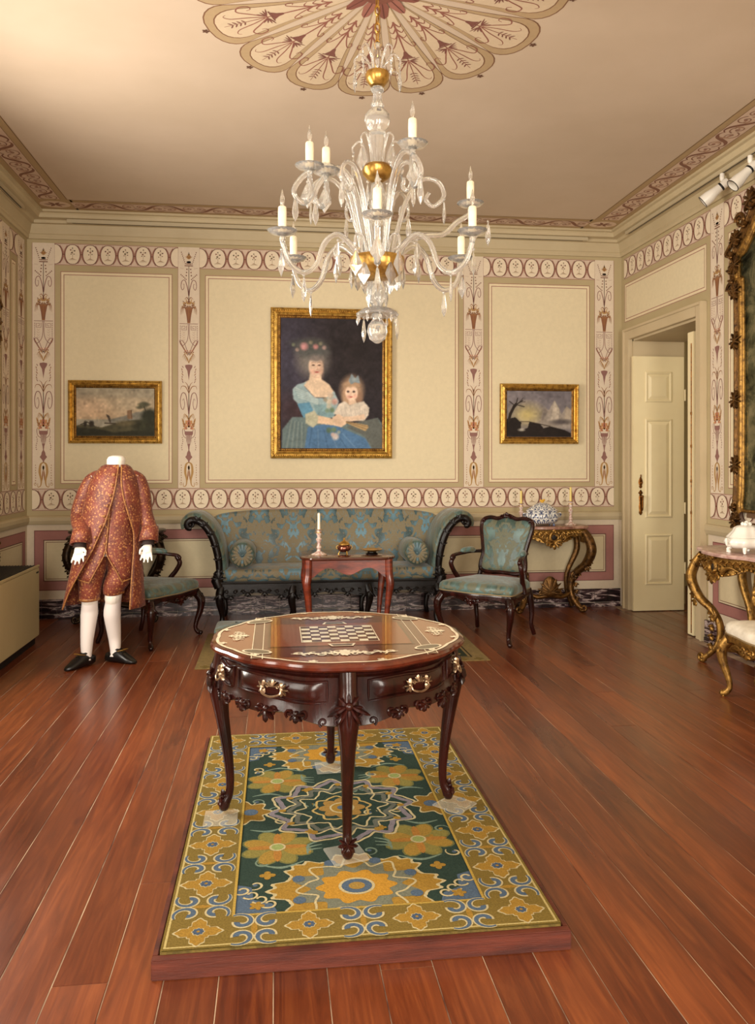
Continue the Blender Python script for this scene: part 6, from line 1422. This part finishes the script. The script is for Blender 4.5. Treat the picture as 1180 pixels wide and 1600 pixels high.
for sx in (-1, 1):
    ax_, ay = FT[sx]; kx = KX_[sx]
    b.tube(bez([(sx*.095, .02, .86), (sx*.10, .01, .72), (kx*.98, .0, .52), (kx*.96, .02, .45), (kx*.95+ax_*.0, .035, .36), (ax_*.6+kx*.4, ay+.02, .18), (ax_, ay, .085), (ax_, ay-.01, .05)], 5), [.095, .085, .062, .056, .060, .043, .034, .036], 14)
    d = Vector((-.55, -.83, 0)) if sx < 0 else Vector((.80, -.60, 0)); d.normalize()
    b.tube([(ax_-d.x*.03, ay-d.y*.03, .04), (ax_+d.x*.05, ay+d.y*.05, .034), (ax_+d.x*.12, ay+d.y*.12, .022)], [.028, .028, .014], 12)
b.tube(bez([(0, .02, .80), (0, .02, .92), (0, .01, 1.05), (0, .01, 1.2), (0, .02, 1.34), (0, .02, 1.43)], 4), [.15, .165, .15, .155, .15, .09], 18, flat=.75, up=(0, 1, 0))
b.tube([(0, .01, 1.40), (0, .005, 1.47), (0, 0, 1.51), (0, 0, 1.53), (0, 0, 1.54)], [.070, .067, .068, .058, .03], 18)
HANDS = {-1: Vector((-.180, -.16, .91)), 1: Vector((.285, -.06, .90))}
for sx in (-1, 1):
    h = HANDS[sx]; b.tube(bez([(sx*.13, .02, 1.375), (sx*.185, .03, 1.28), (sx*.228, .03, 1.10), (h.x-sx*.0, h.y+.03, .97), tuple(h)], 5), [.06, .055, .045, .034, .026], 12)
    b.tube([tuple(h), tuple(h+Vector((0, -.008, -.035))), tuple(h+Vector((0, -.012, -.075)))], [.024, .033, .034], 12, flat=.55, up=(0, 1, 0))
    for k in range(4):
        o = Vector((-.026+.0175*k, -.012, -.072)); L_ = (.060, .074, .078, .066)[k] if sx > 0 else (.066, .078, .074, .060)[k]
        sp = (k-1.5)*.010
        b.tube([tuple(h+o), tuple(h+o+Vector((sp*.5, -.008, -L_*.45))), tuple(h+o+Vector((sp, -.022 if k != 1 else -.034, -L_)))], [.0095, .0088, .0072], 8)
    b.tube([tuple(h+Vector((-sx*.022, -.012, -.028))), tuple(h+Vector((-sx*.048, -.026, -.055))), tuple(h+Vector((-sx*.050, -.034, -.088)))], [.012, .0105, .008], 8)
bd = b.build('body', M_skin, mq, 180)
m_ = bd.modifiers.new('remesh', 'REMESH'); m_.mode = 'VOXEL'; m_.voxel_size = .0058; m_.use_smooth_shade = True
sm = bd.modifiers.new('smooth', 'SMOOTH'); sm.factor = .5; sm.iterations = 3
for sx in (-1, 1):        # stockings pulled over the legs
    ax_, ay = FT[sx]; kx = KX_[sx]
    s_ = MB(); s_.tube(bez([(kx*.98, .0, .56), (kx*.96, .02, .45), (kx*.95, .035, .36), (ax_*.6+kx*.4, ay+.02, .18), (ax_, ay, .085), (ax_, ay-.01, .04)], 6), [.062, .0575, .0625, .046, .037, .040], 16); s_.build('stocking', M_stock, mq, 180)
def lobes(z, tab): return [float(np.interp(z, [q[0] for q in tab], [q[i] for q in tab])) for i in range(1, len(tab[0]))]
# coat: (z, half width, half depth, left edge x, right edge x)
CT = [(.42, .285, .215, -.275, .205), (.55, .268, .205, -.235, .200), (.69, .250, .19, -.170, .195), (.85, .226, .175, -.092, .192), (.97, .212, .165, -.05, .180), (1.05, .212, .160, -.02, .155), (1.23, .196, .150, .018, .090), (1.33, .182, .138, .028, .065), (1.38, .160, .125, .030, .060), (1.42, .128, .105, .030, .056), (1.455, .100, .085, .028, .05), (1.468, .074, .075, .026, .046)]
zs = list(np.linspace(.42, 1.35, 26))+[1.38, 1.40, 1.42, 1.435, 1.447, 1.455, 1.463, 1.468]
def coat_ring(z, n=44, off=0.):
    a, d, xl, xr = lobes(z, CT); a += off; d += off
    pl = -math.acos(max(-1, min(1, -xl/a)))+PI/2 if False else math.asin(max(-.985, min(.985, xl/a))); pr = math.asin(max(-.985, min(.985, xr/a)))
    ring = []
    for k in range(n):
        t_ = k/(n-1); ph = pr+(2*PI+pl-pr)*t_
        # phi = 0 faces the front, increasing to the right
        fold = 1+(.035*math.sin(9*ph)*max(0, (1.0-z)/.6) if PI*.5 < ph < PI*1.5 else 0)
        zz = z
        ring.append((a*fold*math.sin(ph), .012-d*fold*math.cos(ph), zz))
    return ring
co = MB(); rings = [coat_ring(z) for z in zs]
for p in range(len(rings[0])):      # the hem hangs lower at the left front corner
    x_, y_, z = rings[0][p]
co.loft(rings, False, open_ring=True); coat = co.build('coat', M_broc, mq, 180)
so = coat.modifiers.new('thickness', 'SOLIDIFY'); so.thickness = .007; so.offset = 1
e = MB(); e.tube([coat_ring(z, off=.006)[0] for z in zs], .0055, 6); e.tube([coat_ring(z, off=.006)[-1] for z in zs], .0055, 6); e.build('braid', M_edge, coat)
bt = MB()
for k in range(9):
    p = Vector(coat_ring(1.40-.075*k, off=.014)[-1]); bt.ball((p.x-.022, p.y-.002, p.z), (.011, .007, .011), 8, 6)
bt.build('buttons', M_edge, coat)
for sx in (-1, 1):
    h = HANDS[sx]; s_ = MB(); s_.tube(bez([(sx*.105, .022, 1.395), (sx*.16, .026, 1.345), (sx*.205, .03, 1.24), (sx*.238, .032, 1.10), (h.x, h.y+.045, .985), (h.x, h.y+.02, .945)], 5), [.045, .066, .064, .056, .056, .058], 16); sl = s_.build('sleeve', M_broc, coat, 180)
    c_ = MB(); c_.tube([(h.x+sx*.002, h.y+.052, 1.01), (h.x, h.y+.035, .965), (h.x, h.y+.012, .900)], [.062, .068, .072], 18, cap=False); co_ = c_.build('cuff', M_broc, coat, 180); q = co_.modifiers.new('thickness', 'SOLIDIFY'); q.thickness = .008
    r_ = MB(); r_.tube([(h.x, h.y+.018, .925), (h.x, h.y+.008, .895), (h.x, h.y, .872)], [.036, .044, .048], 16, cap=False); r_.build('cuff_ruffle', mat('dark_lining', (40, 22, 16), .8), coat, 180)
# waistcoat
WT_ = [(.62, .215, .165, .095, .130), (.70, .205, .160, .060, .085), (.80, .196, .152, .014, .02), (.84, .192, .150, .001, .001), (1.0, .175, .140, .001, .001), (1.2, .178, .135, .001, .001), (1.34, .170, .122, .001, .001), (1.42, .125, .095, .016, .016), (1.455, .082, .078, .026, .026)]
for sx in (-1, 1):
    wc = MB(); rr_ = []
    for z in list(np.linspace(.62, 1.36, 20))+[1.40, 1.43, 1.455]:
        a, d, e0, e1 = lobes(z, WT_); x_ = e0 if sx < 0 else e1; p0 = math.asin(min(.95, x_/a))
        rr_.append([(sx*a*math.sin(p0+(1.9-p0)*k/13), .012-d*math.cos(p0+(1.9-p0)*k/13), z-(.05*max(0, (.70-z)/.08)*(k/13) if z < .70 else 0)*-1.0) for k in range(14)])
    wc.loft(rr_, False, open_ring=True); w_ = wc.build('waistcoat_front', M_broc, mq, 180); q = w_.modifiers.new('thickness', 'SOLIDIFY'); q.thickness = .005
    e = MB(); e.tube([(p[0][0], p[0][1]-.005, p[0][2]) for p in rr_], .0045, 6); e.tube([(p[0], p[1]-.005, p[2]) for p in rr_[0]], .0045, 6); e.build('braid', M_edge, w_)
bt = MB()
for k in range(9): z = 1.38-.06*k; a, d, _, _ = lobes(z, WT_); bt.ball((-.010, .012-d-.010, z), (.008, .006, .008), 8, 6)
bt.build('waistcoat_buttons', M_edge, mq)
# breeches
for sx in (-1, 1):
    kx = KX_[sx]; zl = .475 if sx < 0 else .52
    s_ = MB(); s_.tube(bez([(sx*.075, .015, .90), (sx*.095, .01, .80), (sx*.104, .005, .68), (kx, .0, .58), (kx*.98, .008, zl)], 6), [.115, .115, .102, .084, .071], 20); br = s_.build('breeches_leg', M_broc, mq, 180)
    e = MB(); e.lathe([(.0735, 0), (.0765, .004), (.0765, .016), (.0735, .02)], 22, Matrix.Translation((kx*.98, .008, zl-.002)), cap=False); e.build('knee_band', M_edge, br, 60)
for sx in (-1, 1):     # buckled shoes
    ax_, ay = FT[sx]; d = Vector((-.60, -.80, 0)) if sx < 0 else Vector((.86, -.51, 0)); d.normalize(); s2 = Vector((-d.y, d.x, 0)); c0 = Vector((ax_, ay, 0))-d*.07
    sh = MB(); rg = []
    for (l_, w_, h0, h1) in ((-.008, .014, .012, .055), (.004, .032, .006, .068), (.04, .042, .004, .078), (.08, .044, .004, .088), (.12, .045, .003, .090), (.16, .046, .002, .070), (.20, .044, .002, .048), (.235, .033, .002, .032), (.258, .016, .004, .02)):
        ring = []
        for k in range(16):
            a = 2*PI*k/16; ring.append(c0+d*l_+s2*w_*math.copysign(abs(math.cos(a))**.7, math.cos(a))+Vector((0, 0, h0+(h1-h0)*(.5+.5*math.copysign(abs(math.sin(a))**.7, math.sin(a))))))
        rg.append(ring)
    sh.loft(rg); so_ = sh.build('shoe', M_shoe, mq, 60)
    bk = MB(); cb = c0+d*.135+Vector((0, 0, .094)); nn = (d*-.25+Vector((0, 0, 1))).normalized(); dd = s2.cross(nn)
    tg = MB(); tg.loft([[c0+d*l_+s2*w2+Vector((0, 0, z)) for w2, z in ((-.03, z0-.012), (-.02, z0), (.02, z0), (.03, z0-.012))] for l_, z0 in ((.085, .112), (.11, .098), (.15, .080))]); tg.build('tongue', M_shoe, so_, 60)
    q = [cb+s2*u+dd*v for u, v in ((-.030, -.024), (.030, -.024), (.030, .024), (-.030, .024))]; bk.tube(q, .0035, 6, True); bk.tube([(q[0]+q[3])/2, (q[1]+q[2])/2], .002, 5); bk.build('buckle', M_bgold, so_)
for o in [mq]+list(mq.children_recursive):      # the figure stands with a slight lean
    if o.type == 'MESH':
        for v in o.data.vertices: v.co.x += .085*v.co.z
